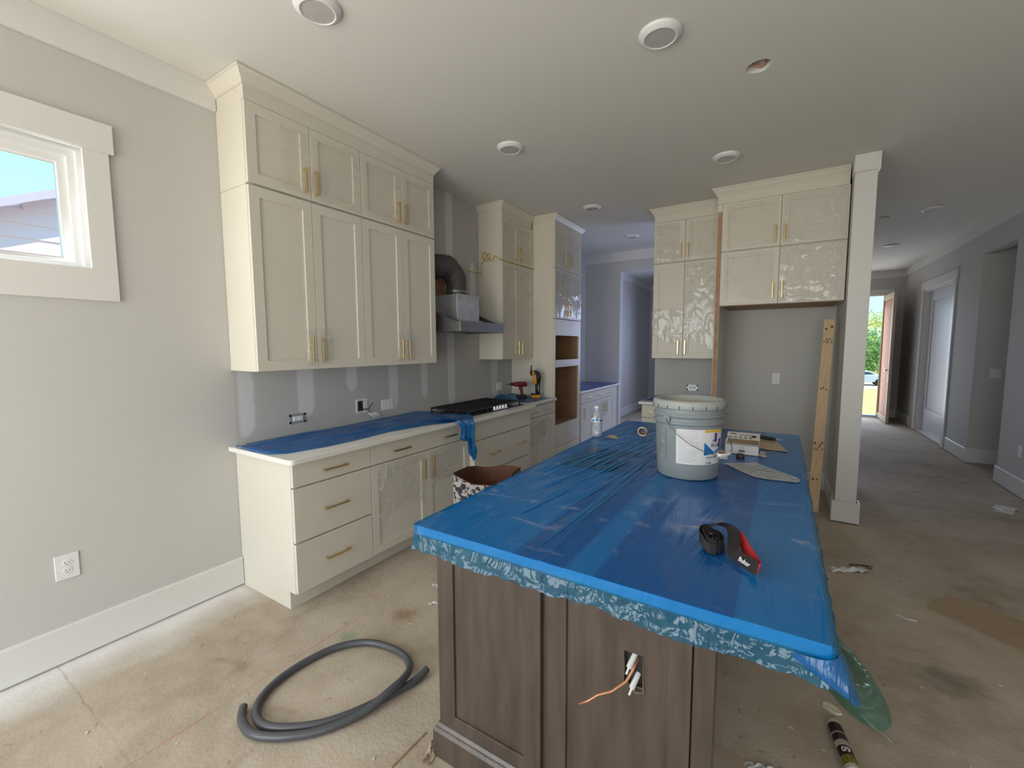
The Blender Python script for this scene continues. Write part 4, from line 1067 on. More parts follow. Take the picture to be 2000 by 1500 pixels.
random.seed(3)
for r_ in range(20):
    z = .228 - r_ * .0075
    ln = random.choice((.35, .75, .78, .6, .8)); 
    patch('label_text_line', A0 + .05, A0 + .05 + .74 * ln, z - .0007 * (1 + r_ % 3 == 0), z + .0010, PRINTG, .0017, lab, n=8)
def ctext(s_, size, a, z, m=BLKP, off=.0025, bold=0, shear=0): return textmesh(s_, size, 'label_lettering', m, lab, lambda x, y: cyl(a + x / .144, z + y, off), bold=bold, shear=shear)
ctext('PLUS', .022, AM + .40, .162, NAVY, bold=.0004); ctext('PREP', .016, AM + .38, .182, NAVY)
ctext('DRYWALL PRIMER', .0085, AM + .32, .108, BLKP, bold=.0002); ctext('INTERIOR', .006, AM + .18, .0985, PRINTG); ctext('5 GAL', .012, AM + .18, .083, BLKP, bold=.0003)
# moulded panel on the left
mp = bmesh.new()
for (a0, a1, z0, z1) in ((-.95, -.70, .085, .088), (-.95, -.70, .222, .225), (-.955, -.94, .085, .225), (-.71, -.695, .085, .225)):
    grid(mp, 6, 1, lambda u, v: cyl(va + a0 + (a1 - a0) * u, z0 + (z1 - z0) * v, .0022))
for k in range(6): 
    a = -.90 + .0; zz = .10 + k * .009
    grid(mp, 4, 1, lambda u, v: cyl(va - .90 + .16 * u, zz + .003 * v + .004 * u, .0022))
bm2 = mp; obj('moulded_marks', bm2, GREYP, t, solid=.0015)
patch('moulded_panel', va - .94, va - .71, .088, .222, mat('pail_panel', (.25, .27, .26, 1), .5, bump=.6, bscale=60, var=.3, vscale=45), .0010)
# bail: lugs, wire, grip
aL = va - .62; aR = aL + PI
bm = bmesh.new()
for a in (aL, aR):
    c = Vector((math.cos(a), math.sin(a), 0)); tn = Vector((-c.y, c.x, 0))
    vv = []
    for rr_ in (.150, .162):
        for s_ in (-.016, .016):
            for z in (.262, .292): vv.append(bm.verts.new(c * rr_ + tn * s_ + Vector((0, 0, z))))
    for f in ((0, 1, 3, 2), (4, 6, 7, 5), (0, 2, 6, 4), (1, 5, 7, 3), (0, 4, 5, 1), (2, 3, 7, 6)): bm.faces.new([vv[i] for i in f])
obj('handle_lug', bm, GREYP, t, bevel=.002)
bail = []
for k in range(25):
    s_ = k / 24; a = aL + PI * s_
    rr_ = .163 + .030 * math.sin(PI * s_); z = .277 - .150 * math.sin(PI * s_) ** .85
    bail.append((rr_ * math.cos(a), rr_ * math.sin(a), z))
bm = bmesh.new(); tube(bm, bail, .0019, 7); wr = obj('wire_handle', bm, STEEL, t, smooth=True)
bm = bmesh.new(); tube(bm, bail[10:15], .0075, 12); obj('grip', bm, PLASTICW, wr, smooth=True)

# ---- water bottle
t = thing('water_bottle', 'small clear plastic water bottle with blue and white label on the island corner', 'bottle', (1.872, 2.72, ZI - .002 + .003))
bm = bmesh.new(); lathe(bm, [(.001, .006), (.02, .002), (.030, .004), (.034, .014), (.035, .035), (.032, .055), (.035, .07), (.0345, .098), (.0365, .104), (.0365, .13), (.0345, .136), (.030, .150), (.020, .170), (.0135, .182), (.0125, .195), (.0135, .196), (.0135, .2)], 24); obj('bottle_body', bm, PET, t, smooth=True)
bm = bmesh.new(); lathe(bm, [(.0372, .104), (.0372, .131)], 24); wl_ = obj('bottle_label', bm, PAPERW, t, smooth=True)
bm = bmesh.new()
for k in range(9):
    a = k * .7; grid(bm, 4, 2, lambda u, v: ((.0377) * math.cos(a + .45 * u), .0377 * math.sin(a + .45 * u), .108 + .006 * (k % 2) + (.012 + .003 * math.sin(3 * u)) * v))
obj('label_print', bm, BLUEP, wl_, smooth=True)
bm = bmesh.new(); lathe(bm, [(.0142, .192), (.0152, .194), (.0152, .206), (.014, .208), (.001, .208)], 18); obj('cap', bm, PLASTICW, t)
# ---- tan card scrap
bm = bmesh.new(); prism(bm, [(1.925, 2.74), (2.02, 2.725), (1.97, 2.82), (1.93, 2.83)][::1], ZI, ZI + .0015); tag(obj('cardboard_scrap', bm, TANP), 'tan cardboard scrap lying beside the water bottle', 'scrap')
# ---- coiled cable / tape roll
t = thing('cable_coil', 'small coil of copper and black cable standing on the island left of the bucket', 'cable coil', (2.128, 2.90, ZI + .031))
for k, (r, m_) in enumerate(((.030, PLASTICW), (.024, COPPER), (.018, BLKTOOL), (.011, COPPER))):
    bm = bmesh.new(); pts = []
    for i in range(15):
        a = 2 * PI * i / 16 + k; pts.append((r * math.cos(a), -.008 + .016 * i / 14 + .003 * k, r * math.sin(a)))
    tube(bm, pts, .0032 if k % 2 == 0 else .004, 7); obj('cable_turn', bm, m_, t, smooth=True)
bm = bmesh.new(); tube(bm, [(.025, 0, .018), (.034, -.01, .022), (.042, -.014, .020)], .0025); obj('cable_end', bm, COPPER, t)

# ---- printed box with raised lid
t = thing('printed_box', 'open white cardboard box with printed lid and barcode behind the bucket', 'box', (2.735, 2.69, ZI), .02)
hw, dp_, hh = .083, .22, .052
bm = bmesh.new(); box(bm, -hw, 0, 0, hw, .0015, hh); box(bm, -hw, dp_, 0, hw, dp_ + .0015, hh); box(bm, -hw, 0, 0, -hw + .0015, dp_, hh); box(bm, hw - .0015, 0, 0, hw, dp_, hh); box(bm, -hw, 0, 0, hw, dp_, .0015); obj('box_body', bm, PAPERW, t)
bm = bmesh.new(); grid(bm, 1, 8, lambda u, v: (-hw - .002 + (2 * hw + .004) * u, dp_ * (1 - v) * 1.0 + .0, hh + .004 + .0 + .028 * (1 - v) ** 1.3)); ld = obj('box_lid', bm, PAPERW, t, solid=.0015)
def lidp(x, y): 
    v = 1 - y; return (x, dp_ * y, hh + .0060 + .028 * max(0, y) ** 1.3)
def lpatch(x0, x1, y0_, y1, m_, name='print'): 
    bm = bmesh.new(); grid(bm, 1, 6, lambda u, v: lidp(x0 + (x1 - x0) * u, y0_ + (y1 - y0_) * v)); obj(name, bm, m_, ld)
lpatch(-.075, .083, .06, .42, BRNP, 'printed_photo'); lpatch(.03, .078, .05, .12, BLKP); lpatch(.045, .083, .33, .41, BLKP)
for k in range(4): lpatch(-.045 + k * .026, -.032 + k * .026, .52, .62, PRINTG, 'printed_icon')
lpatch(-.075, -.055, .53, .60, PRINTG); lpatch(-.02, .045, .74, .78, PRINTG); lpatch(-.07, -.04, .82, .9, PRINTG)
bm = bmesh.new(); n_ = 16
c_ = bm.verts.new(lidp(.055, .72)); rg = [bm.verts.new(lidp(.055 + .013 * math.cos(2*PI*i/n_), .72 + .09 * math.sin(2*PI*i/n_))) for i in range(n_)]
for i in range(n_): bm.faces.new((c_, rg[i], rg[(i+1) % n_]))
obj('printed_seal', bm, BLKP, ld)
bm = bmesh.new()
random.seed(5); x = -.014
while x < .018:
    w_ = random.choice((.0008, .0014, .002)); box(bm, x, -.0006, .012, x + w_, -.0002, .026); x += w_ + random.choice((.0008, .0014))
obj('barcode', bm, BLKP, t)
bm = bmesh.new()
for k in range(3): box(bm, -.006 - .003 * k, -.0006, .032 + k * .004, .010 + .002 * k, -.0002, .033 + k * .004)
obj('printed_lines', bm, PRINTG, t)
# ---- small box
t = thing('small_box', 'small white carton with one flap open in front of the printed box', 'box', (2.655, 2.52, ZI), .42)
bm = bmesh.new(); box(bm, -.028, 0, 0, .028, .001, .026); box(bm, -.028, .001, 0, -.027, .10, .03); box(bm, .027, .001, 0, .028, .10, .03); box(bm, -.028, .10, 0, .028, .101, .03); box(bm, -.027, .001, 0, .027, .10, .001); obj('box_body', bm, PAPERW, t)
bm = bmesh.new(); box(bm, -.028, .022, .030, .028, .101, .031); obj('box_top', bm, TANP, t)
bm = bmesh.new(); box(bm, -.010, .05, .0312, .004, .06, .0315); box(bm, -.018, .03, .0312, -.006, .036, .0315); obj('print', bm, BLKP, t)
# ---- tape roll (copper), wall anchors
t = thing('tape_roll', 'small dark roll of tape beside the small carton', 'tape', (2.735, 2.62, ZI), 0)
bm = bmesh.new(); lathe(bm, [(.014, 0), (.021, 0), (.021, .016), (.014, .016), (.014, 0)], 20); obj('roll', bm, mat('brown_tape', lin(96, 62, 50), .4), t)
bm = bmesh.new(); lathe(bm, [(.011, .0), (.0138, .0), (.0138, .017), (.011, .017), (.011, 0)], 16); obj('core', bm, BLKTOOL, t)
for k, (x, y, z, a) in enumerate(((2.825, 2.70, 0, .3), (2.842, 2.685, 0, 1.2), (2.842, 2.735, 0, .1), (2.838, 2.70, .014, .8))):
    bm = bmesh.new(); box(bm, -.007, -.010, 0, .007, .010, .012); lathe(bm, [(.0045, -.016), (.0045, -.010)], 8, (0, 0, .006), axis='y')
    o = obj('wire_connector', bm, TANP, bevel=.002); o.location = (x, y, ZI + z); o.rotation_euler = (0, 0, a)
    tag(o, ['beige wire connector at the left of the little pile', 'beige wire connector at the front of the little pile', 'beige wire connector at the back of the little pile', 'beige wire connector on top of the little pile'][k], 'connector', 'wire connectors beside the printed box')
# ---- paper sheet and black gadget behind
bm = bmesh.new(); grid(bm, 10, 10, lambda u, v: ((2.775 * (1 - u) + 2.96 * u) * (1 - v) + (2.79 * (1 - u) + 2.865 * u) * v, 2.90 * (1 - v) + 3.32 * v - .03 * u * (1 - v), ZI + .001 + .006 * abs(noise.noise(Vector((u * 3, v * 3, 2)))))); tag(obj('paper_sheet', bm, TANP, smooth=True), 'crumpled beige instruction sheet under the black remote-like tool', 'paper')
t = thing('utility_knife', 'black-handled flat tool lying on the beige sheet behind the printed box', 'tool', (2.83, 3.13, ZI + .012), -.25)
bm = bmesh.new()
for s_ in range(9): pass
tube(bm, [(-.075, .01, .008), (-.04, .004, .010), (0, 0, .011), (.04, -.002, .010), (.065, -.001, .008)], [.010, .014, .015, .015, .010], 12)
for v in bm.verts: v.co.z = .004 + (v.co.z) * .8
obj('handle', bm, BLKTOOL, t, smooth=True)
bm = bmesh.new(); box(bm, 0, .035, .004, .09, .045, .006); obj('blade', bm, PLASTICW, t)
# ---- milky plastic bag sheet
ol = [(2.672, 2.431), (2.70, 2.395), (2.76, 2.31), (2.824, 2.236), (2.90, 2.235), (2.988, 2.248), (3.002, 2.29), (2.985, 2.34), (2.934, 2.388), (2.87, 2.46), (2.815, 2.529), (2.75, 2.49)]
bm = bmesh.new(); cx_ = sum(p[0] for p in ol) / 12; cyy = sum(p[1] for p in ol) / 12
rings = []
for k in range(7):
    f = k / 6; rings.append([bm.verts.new((cx_ + (x - cx_) * f, cyy + (y - cyy) * f, ZI + .0022 + .010 * (1 - f) * abs(noise.noise(Vector((x * 30, y * 30, f * 3)))))) for x, y in ol])
for a, b in zip(rings, rings[1:]):
    for i in range(12): bm.faces.new((a[i], a[(i+1) % 12], b[(i+1) % 12], b[i]))
bmesh.ops.remove_doubles(bm, verts=bm.verts, dist=1e-6)
tag(obj('plastic_sleeve', bm, MILKY, smooth=True), 'flat translucent plastic sleeve lying right of the bucket', 'plastic bag')

# ---- strap with lettering
t = thing('lifting_strap', 'black and red folded webbing strap near the front of the island', 'strap', (2.78, 1.38, ZI))
s0 = Vector((2.78, 1.38, ZI))
def ribbon(bm, pts, w_, up=(0, 0, 1), th=.0022):
    """pts: (x, y, z, half-width direction)"""
    P = [Vector(p[:3]) for p in pts]; W = [Vector(p[3]).normalized() for p in pts]
    n = 6 * (len(P) - 1); L_ = []
    def cr_(a, b, c, d, f): return .5 * ((2 * b) + (-a + c) * f + (2 * a - 5 * b + 4 * c - d) * f * f + (-a + 3 * b - 3 * c + d) * f ** 3)
    for k in range(n + 1):
        s_ = k / n * (len(P) - 1); i = min(int(s_), len(P) - 2); f = s_ - i
        g = lambda A: cr_(A[max(i - 1, 0)], A[i], A[i + 1], A[min(i + 2, len(A) - 1)], f)
        p = g(P); wv = g(W).normalized() * (w_ / 2); L_.append((bm.verts.new(p - wv), bm.verts.new(p + wv)))
    for a, b in zip(L_, L_[1:]): bm.faces.new((a[0], b[0], b[1], a[1]))
V = lambda x, y, z: (x, y, z)
bm = bmesh.new()
# wrapped bundle on the left, webbing standing on edge
for k in range(6):
    r1 = .010 + .0058 * k; pts = []
    for i in range(11):
        a = -.8 + 2 * PI * i / 10 * .96; pts.append((-.030 + r1 * .85 * math.cos(a) + .003 * math.sin(k * 2), .004 + r1 * 1.35 * math.sin(a) + .002 * math.cos(k * 3), .021 + .004 * math.sin(a + k) + .012 * (math.cos(a) < -.2) * (k > 3), (-.35 + .05 * k, .22, 1)))
    ribbon(bm, pts, .034 - .0015 * (k % 3))
obj('wound_webbing', bm, STRAP, t, solid=.003)
bm = bmesh.new(); ribbon(bm, [(-.055, .045, .044, (1, .2, 0)), (-.02, .070, .052, (.6, -.5, .5)), (.018, .055, .050, (.9, -.2, .3)), (.028, .0, .036, (1, 0, .25)), (.030, -.04, .024, (1, -.1, .5)), (.045, -.065, .020, (.3, .5, .85)), (.078, -.098, .020, (.25, .3, 1)), (.094, -.112, .020, (.2, .2, 1))], .034); obj('outer_loop', bm, STRAP, t, solid=.002)
bm = bmesh.new(); ribbon(bm, [(.094, -.112, .020, (.2, .2, 1)), (.097, -.106, .021, (.3, -.1, 1)), (.080, -.060, .022, (.5, .3, .8)), (.062, -.015, .026, (.5, .3, .8)), (.048, .020, .032, (.5, .3, .8)), (.030, .045, .040, (.8, .2, .6))], .030); obj('red_lining', bm, REDS, t, solid=.0018, label='red webbing lining')
bm = bmesh.new(); ribbon(bm, [(-.052, .040, .030, (0, .2, 1)), (-.040, .018, .022, (0, .2, 1)), (-.044, -.012, .016, (0, .2, 1))], .022); obj('red_tab', bm, REDS, t, solid=.002)
bm = bmesh.new(); tube(bm, [(-.063, .028, .034), (-.043, .018, .036), (-.030, .012, .036)], .002); obj('metal_bar', bm, CHROME, t)
a = Vector((.047, -.0705, .020)); b = Vector((.0925, -.1165, .020)); dr = (b - a).normalized(); upv = Vector((.22, .28, 1)).normalized(); nrm = dr.cross(upv).normalized()
if nrm.dot(Vector((0, -1, 0))) < 0: nrm = -nrm
textmesh('Bukar', .017, 'strap_lettering', PLASTICW, t, lambda x, y: a + dr * (.024 + x) + upv * (y - .001) + nrm * .0045, bold=.0004, shear=.2)

# ================================================================== leaning stud
t = thing('lumber_stud', 'pale pine two-by-four leaning against the wing wall beside the island', 'lumber', (3.205, 4.74, 0))
bm = bmesh.new(); L_ = 1.79
box(bm, -.043, 0, 0, .043, .038, L_)
st = obj('board', bm, PINE, t, bevel=.002)
bm = bmesh.new(); random.seed(12)
for (x, z, r) in ((-.02, .30, .011), (.012, .62, .009), (-.018, 1.14, .008), (.0, 1.15, .008), (.02, 1.13, .007), (-.028, .63, .012), (.026, .64, .010), (-.02, 1.70, .010), (.022, 1.72, .012), (.01, .3, .008)):
    lathe(bm, [(r, -.0004), (r * .6, -.0007), (.0005, -.0007)], 10, (x, 0, z), axis='y')
obj('knot', bm, KNOT, st, kind='stuff')
for zz, s_ in ((1.60, '2-P'), (1.575, '716  E'), (.575, '716  T'), (.600, ' A')):
    textmesh(s_, .030, 'stamp', INK, st, lambda x, y: (x, -.0010, zz + y), bold=.0006)
t.rotation_euler = (-math.atan2(.26, 1.75), math.atan2(.062, 1.75), 0)

# ================================================================== drills on the left counter
def drill(t, main, acc, acc2):
    bm = bmesh.new(); tube(bm, [(-.095, 0, .165), (-.06, 0, .165), (0, 0, .163), (.05, 0, .162), (.075, 0, .160)], [.018, .028, .031, .031, .022], 14); obj('motor_housing', bm, main, t, smooth=True)
    bm = bmesh.new(); tube(bm, [(-.10, 0, .165), (-.115, 0, .165), (-.128, 0, .165), (-.129, 0, .165), (-.175, 0, .165)], [.020, .018, .010, .004, .003], 12); obj('chuck', bm, BLKTOOL, t)
    bm = bmesh.new(); tube(bm, [(0, 0, .15), (.008, 0, .10), (.018, 0, .045), (.02, 0, .02)], [.022, .018, .018, .024], 12); obj('grip', bm, acc, t, smooth=True)
    bm = bmesh.new(); box(bm, -.045, -.034, 0, .068, .034, .038); obj('battery', bm, acc2, t, bevel=.006)
    bm = bmesh.new(); box(bm, -.020, -.006, .10, -.010, .006, .128); obj('trigger', bm, BLKTOOL, t)
d1_ = thing('cordless_drill', 'dark red cordless drill standing on the counter beyond the cooktop, bit pointing left', 'drill', (.30, 4.36, .922), -.25 + 1.05)
drill(d1_, REDTOOL, REDTOOL, BLKTOOL)
t = thing('cordless_drill', 'yellow and black impact driver standing upright behind the red drill', 'drill', (.44, 4.47, .922), .8)
bm = bmesh.new(); box(bm, -.05, -.035, 0, .055, .035, .036); obj('battery', bm, YTOOL, t, bevel=.006)
bm = bmesh.new(); box(bm, -.052, -.037, .037, .057, .037, .05); obj('battery_cap', bm, BLKTOOL, t, bevel=.004)
bm = bmesh.new(); tube(bm, [(.02, 0, .05), (.012, 0, .10), (.014, 0, .15), (.02, 0, .19)], [.018, .016, .018, .022], 10); tube(bm, [(.045, 0, .05), (.05, 0, .12), (.045, 0, .2)], [.008, .008, .012], 8); obj('grip', bm, BLKTOOL, t, smooth=True)
bm = bmesh.new(); tube(bm, [(-.012, -.01, .17), (-.012, -.01, .24)], [.026, .024], 12); obj('side_housing', bm, YTOOL, t, smooth=True)
bm = bmesh.new(); tube(bm, [(.035, 0, .18), (.040, 0, .24), (.03, 0, .285), (0, 0, .305), (-.03, 0, .30)], [.024, .029, .028, .026, .018], 12); obj('motor_housing', bm, BLKTOOL, t, smooth=True)
bm = bmesh.new(); tube(bm, [(-.03, -.01, .255), (-.03, -.01, .31)], [.020, .018], 12); obj('gear_case', bm, YTOOL, t, smooth=True)
bm = bmesh.new(); tube(bm, [(-.045, -.01, .27), (-.058, -.01, .30), (-.055, -.01, .34), (-.053, -.01, .375)], [.016, .014, .008, .006], 10); tube(bm, [(-.066, -.01, .378), (-.040, -.01, .378)], .004, 8); obj('chuck', bm, BLKTOOL, t, smooth=True)

# ================================================================== paper bag
t = thing('paper_bag', 'open brown paper bag with patterned outside standing between the runs', 'bag', (1.33, 2.22, 0), .1)
bm = bmesh.new(); bi = bmesh.new()
def bagfn(u, v, r=1):
    a = 2 * PI * u; e = 4.0
    c, s_ = math.cos(a), math.sin(a); k_ = (abs(c) ** e + abs(s_) ** e) ** (-1 / e)
    wx, wy = .165 * (1 + .08 * v), .19 * (1 + .05 * v)
    d = .014 * noise.noise(Vector((c * 3, s_ * 3, v * 3)))
    z = .004 + v * (.715 + .018 * math.sin(a * 2 + .5) + .006 * math.sin(a * 5))
    return (c * (wx * k_ * r + d), s_ * (wy * k_ * r + d), z)
grid(bm, 60, 14, lambda u, v: bagfn(u, v)); bmesh.ops.remove_doubles(bm, verts=bm.verts, dist=1e-5)
# patterned paper: dark scribbles over kraft
nt = BAGOUT.node_tree; nn = nt.nodes; LL = nt.links; tcx = nn.new('ShaderNodeTexCoord'); vx = nn.new('ShaderNodeTexVoronoi'); vx.inputs['Scale'].default_value = 60
rr_ = nn.new('ShaderNodeValToRGB'); rr_.color_ramp.elements[0].position = .30; rr_.color_ramp.elements[1].position = .34
nz = nn.new('ShaderNodeTexNoise'); nz.inputs['Scale'].default_value = 38; nz.inputs['Detail'].default_value = 3
LL.new(tcx.outputs['Object'], nz.inputs[0]); rr_.color_ramp.elements[0].color = (.02, .02, .03, 1); rr_.color_ramp.elements[1].color = (.36, .33, .31, 1)
rr_.color_ramp.elements[0].position = .47; rr_.color_ramp.elements[1].position = .50
LL.new(nz.outputs[0], rr_.inputs[0])
# the print only covers the upper body, bare kraft below the printed band
LL.new(rr_.outputs[0], nn['Principled BSDF'].inputs['Base Color'])
obj('bag_wall', bm, BAGOUT, t, smooth=True)
grid(bi, 60, 10, lambda u, v: bagfn(u, .02 + v * .985, .985)); bmesh.ops.remove_doubles(bi, verts=bi.verts, dist=1e-5); obj('bag_lining', bi, BAGIN, t, smooth=True, label='plain brown inside of the bag')
obj('bag_bottom', B(-.16, -.185, .002, .16, .185, .006), BAGIN, t)

# ================================================================== things on the floor
t = thing('rubber_hose', 'coil of dark grey flexible hose lying on the floor in front of the cabinets', 'hose', (1.28, 1.10, .0))
ctl = [(1.033, .822), (1.13, .795), (1.26, .835), (1.38, .93), (1.475, 1.07), (1.535, 1.25), (1.515, 1.35), (1.43, 1.405), (1.30, 1.40), (1.13, 1.355), (1.03, 1.22), (1.005, 1.05), (1.04, .90), (1.13, .845), (1.24, .865), (1.34, .94), (1.44, 1.08), (1.51, 1.22), (1.545, 1.385)]
# two nearly concentric turns measured on the floor
outer = [(472, 1390)]
def catmull(P, n=10):
    out = []
    for i in range(len(P) - 1):
        a, b, c, d = P[max(i-1, 0)], P[i], P[i+1], P[min(i+2, len(P)-1)]
        for k in range(n):
            f = k / n; out.append(tuple(.5 * ((2*b[j]) + (-a[j] + c[j]) * f + (2*a[j] - 5*b[j] + 4*c[j] - d[j]) * f*f + (-a[j] + 3*b[j] - 3*c[j] + d[j]) * f**3) for j in range(len(b))))
    out.append(tuple(P[-1])); return out
HOSEPTS = [(1.040, .835, .017), (1.110, .795, .017), (1.215, .790, .017), (1.330, .850, .017), (1.430, .950, .017), (1.500, 1.080, .025), (1.530, 1.200, .048), (1.525, 1.290, .046), (1.475, 1.365, .024), (1.390, 1.410, .017), (1.270, 1.410, .017), (1.150, 1.370, .017), (1.060, 1.270, .017), (1.020, 1.130, .017), (1.020, 1.000, .017), (1.060, .895, .017), (1.130, .840, .017), (1.215, .835, .017), (1.310, .885, .017), (1.400, .965, .017), (1.470, 1.080, .017), (1.520, 1.210, .017), (1.555, 1.320, .017), (1.562, 1.392, .030)]
bm = bmesh.new(); tube(bm, [(x - 1.28, y - 1.10, z + .002) for x, y, z in catmull(HOSEPTS, 12)], .0165, 14); obj('hose', bm, HOSE, t, smooth=True)
bm = bmesh.new(); lathe(bm, [(.001, 0), (.011, 0)], 12)
# chips of debris
random.seed(21)
chip = None
spots = [(.55, .98), (.42, .70), (.75, 1.12), (.98, .62), (.62, .45), (.30, .95), (.86, .88), (1.22, 1.62), (1.45, 1.75), (1.66, 1.42), (1.68, .98), (1.1, 1.9), (1.35, 2.0), (1.62, 1.62), (3.0, 1.95), (3.1, 1.9), (3.35, 2.9), (3.5, 2.5), (3.8, 2.7), (3.25, 4.1), (3.6, 4.3), (3.95, 4.9), (4.3, 6.0), (3.2, 3.3), (3.55, 2.1), (2.95, 2.6), (4.55, 5.4), (4.6, 5.1), (4.2, 7.4), (4.7, 5.9)]
for k, (x, y) in enumerate(spots):
    bm = bmesh.new(); n_ = 5; r = random.uniform(.004, .010); pts = [(r * random.uniform(.6, 1.3) * math.cos(2*PI*i/n_), .6 * r * random.uniform(.6, 1.3) * math.sin(2*PI*i/n_)) for i in range(n_)]
    prism(bm, pts, 0, random.uniform(.002, .004)); o = obj('debris_chip', bm, DUST); o.location = (x, y, .0005); o.rotation_euler = (0, 0, random.uniform(0, 6))
    tag(o, 'tiny pale chip of drywall or dust on the bare floor', 'debris', 'pale chips scattered on the floor')
# caulk tube
t = thing('caulk_tube', 'sealant tube with maroon label lying on the floor at the bottom edge', 'caulk tube', (3.14, 2.03, .026))
dr = Vector((.062, -.307, 0)).normalized(); ang = math.atan2(dr.y, dr.x); t.rotation_euler = (0, 0, ang)
bm = bmesh.new(); tube(bm, [(0, 0, 0), (.004, 0, 0), (.215, 0, 0), (.222, 0, 0)], [.0225, .0245, .0245, .02], 24); tube(bm, [(.222, 0, 0), (.26, 0, 0)], [.009, .004], 10); bd = obj('tube_body', bm, TUBEW, t)
def tc_(x, a, r=.0252): return (x, r * math.sin(a), r * math.cos(a))
for (x0, x1, m_) in ((.020, .062, TUBED), (.070, .100, TUBED), (.125, .165, TUBED), (.165, .200, mat('yellow_black_print', lin(120, 110, 40), .5, var=.8, vscale=120))):
    bm = bmesh.new(); grid(bm, 2, 18, lambda u, v: tc_(x0 + (x1 - x0) * u, -1.5 + 3.4 * v)); obj('label_band', bm, m_, bd, smooth=True)
for k, xx in enumerate((.0635, .067, .104, .108, .113, .118)):
    bm = bmesh.new(); grid(bm, 1, 12, lambda u, v: tc_(xx + .0012 * u, -1.0 + (2.0 if k % 2 else 1.4) * v, .0254)); obj('label_text_line', bm, PRINTG, bd)
textmesh('09', .030, 'label_lettering', PAPERW, bd, lambda x, y: tc_(.145 + -y * 1.0, -.1 + x / .0252, .0257), bold=.001)
# mortar flake
bm = bmesh.new(); n_ = 14; pts = []
for i in range(n_):
    a = 2 * PI * i / n_; r = 1 + .22 * noise.noise(Vector((math.cos(a) * 2, math.sin(a) * 2, 5))); pts.append((.038 * r * math.cos(a) , .024 * r * math.sin(a)))
prism(bm, pts, 0, .006)
for v in bm.verts: 
    if v.co.z > 0: v.co.x *= .9; v.co.y *= .9
o = obj('mortar_flake', bm, PUTTY); o.location = (3.145, 2.148, .0005); o.rotation_euler = (0, 0, -.5); tag(o, 'oval flake of dried mortar on the floor above the sealant tube', 'debris')
# clear greenish film bag on the floor
t = thing('clear_film_bag', 'pale green clear plastic film curled on the floor below the island corner', 'plastic bag', (3.20, 2.45, 0))
bm = bmesh.new()
ax = Vector((.11, -.6)).normalized()
def fn(u, v):
    a = 2 * PI * u; r = .30 + .70 * v
    lx = .36 * math.cos(a); ly = (.118 + .03 * math.cos(a)) * math.sin(a)
    x = .005 + ax.x * lx * r + ax.y * -ly * r * -1; y = .02 + ax.y * lx * r + ax.x * ly * r
    z = .004 + .060 * math.sin(PI * min(1, max(0, (v)))) * (.6 + .4 * math.cos(a)) + .012 * abs(noise.noise(Vector((a * 2, v * 4, 3))))
    return (x, y, z if v < 1 else .003)
grid(bm, 60, 12, fn); bmesh.ops.remove_doubles(bm, verts=bm.verts, dist=1e-5); obj('film_tube', bm, TEAL, t, smooth=True)
bm = bmesh.new(); grid(bm, 16, 3, lambda u, v: (.02 + .10 * u + .010 * (v - .5), -.27 - .12 * u + .012 * (v - .5) * (1 - u), .012 + .006 * abs(v - .5) + .004 * math.sin(u * 9))); obj('twisted_tail', bm, MILKY, t, smooth=True)
# crumpled papers
def scrap(label, x, y, lx, ly, rot, m=PAPERW, h=.02, seed=0):
    bm = bmesh.new()
    def fn(u, v):
        e = .75 + .35 * noise.noise(Vector((u * 3, v * 2, seed)))
        return ((u - .5) * lx * e, (v - .5) * ly * e, .002 + h * abs(noise.noise(Vector((u * 4 + seed, v * 3, 2)))) * math.sin(PI * u) ** .5)
    grid(bm, 12, 6, fn); o = obj('crumpled_paper', bm, m); o.location = (x, y, 0); o.rotation_euler = (0, 0, rot); tag(o, label, 'paper'); return o
scrap('crumpled white paper strip on the floor right of the island middle', 3.36, 3.60, .30, .07, .5, seed=3, h=.04)
scrap('white paper scrap on the floor at the bottom edge below the island side', 2.92, 1.68, .17, .07, .2, seed=5, h=.03)
scrap('torn cream paper at the foot of the island front left corner', 1.845, 1.11, .05, .12, .3, TANP, seed=8, h=.05)
scrap('small crumpled wrapper on the floor between the runs, nearest the base cabinets', 1.08, 1.98, .06, .04, .3, seed=9, h=.02)
scrap('small white scrap on the floor near the brown stain between the runs', 1.20, 1.83, .07, .03, .9, seed=10, h=.02)
scrap('pale litter at the foot of the right wall by the picture edge', 4.72, 5.72, .35, .18, 1.2, seed=14, h=.04)
t = thing('black_cord_tangle', 'small tangle of thin black cord beside the crumpled white strip', 'cord', (3.42, 3.70, 0))
bm = bmesh.new(); random.seed(4); tube(bm, [(random.uniform(-.09, .09), random.uniform(-.03, .03), .004 + random.uniform(0, .015)) for _ in range(10)], .002, 5); obj('cord', bm, BLKTOOL, t)
bm = bmesh.new(); prism(bm, [(3.68, 3.315), (3.986, 3.053), (4.35, 3.30), (3.83, 3.54)][::1], 0.0005, .006); tag(obj('hardboard_sheet', bm, FIBRE), 'thin brown board lying flat on the floor at the right', 'board')
bm = bmesh.new(); tube(bm, [(1.762, .99, .004), (1.769, 1.165, .004)], .0028, 6); tag(obj('wood_sliver', bm, PLY), 'thin brown wood sliver on the floor beside the island corner', 'wood sliver')
bm = bmesh.new(); tube(bm, [(3.52, 3.13, .003), (3.56, 3.10, .006), (3.60, 3.11, .003)], .003, 5); tag(obj('white_shaving', bm, PLASTICW), 'curled white shaving on the floor between strip and board', 'debris')

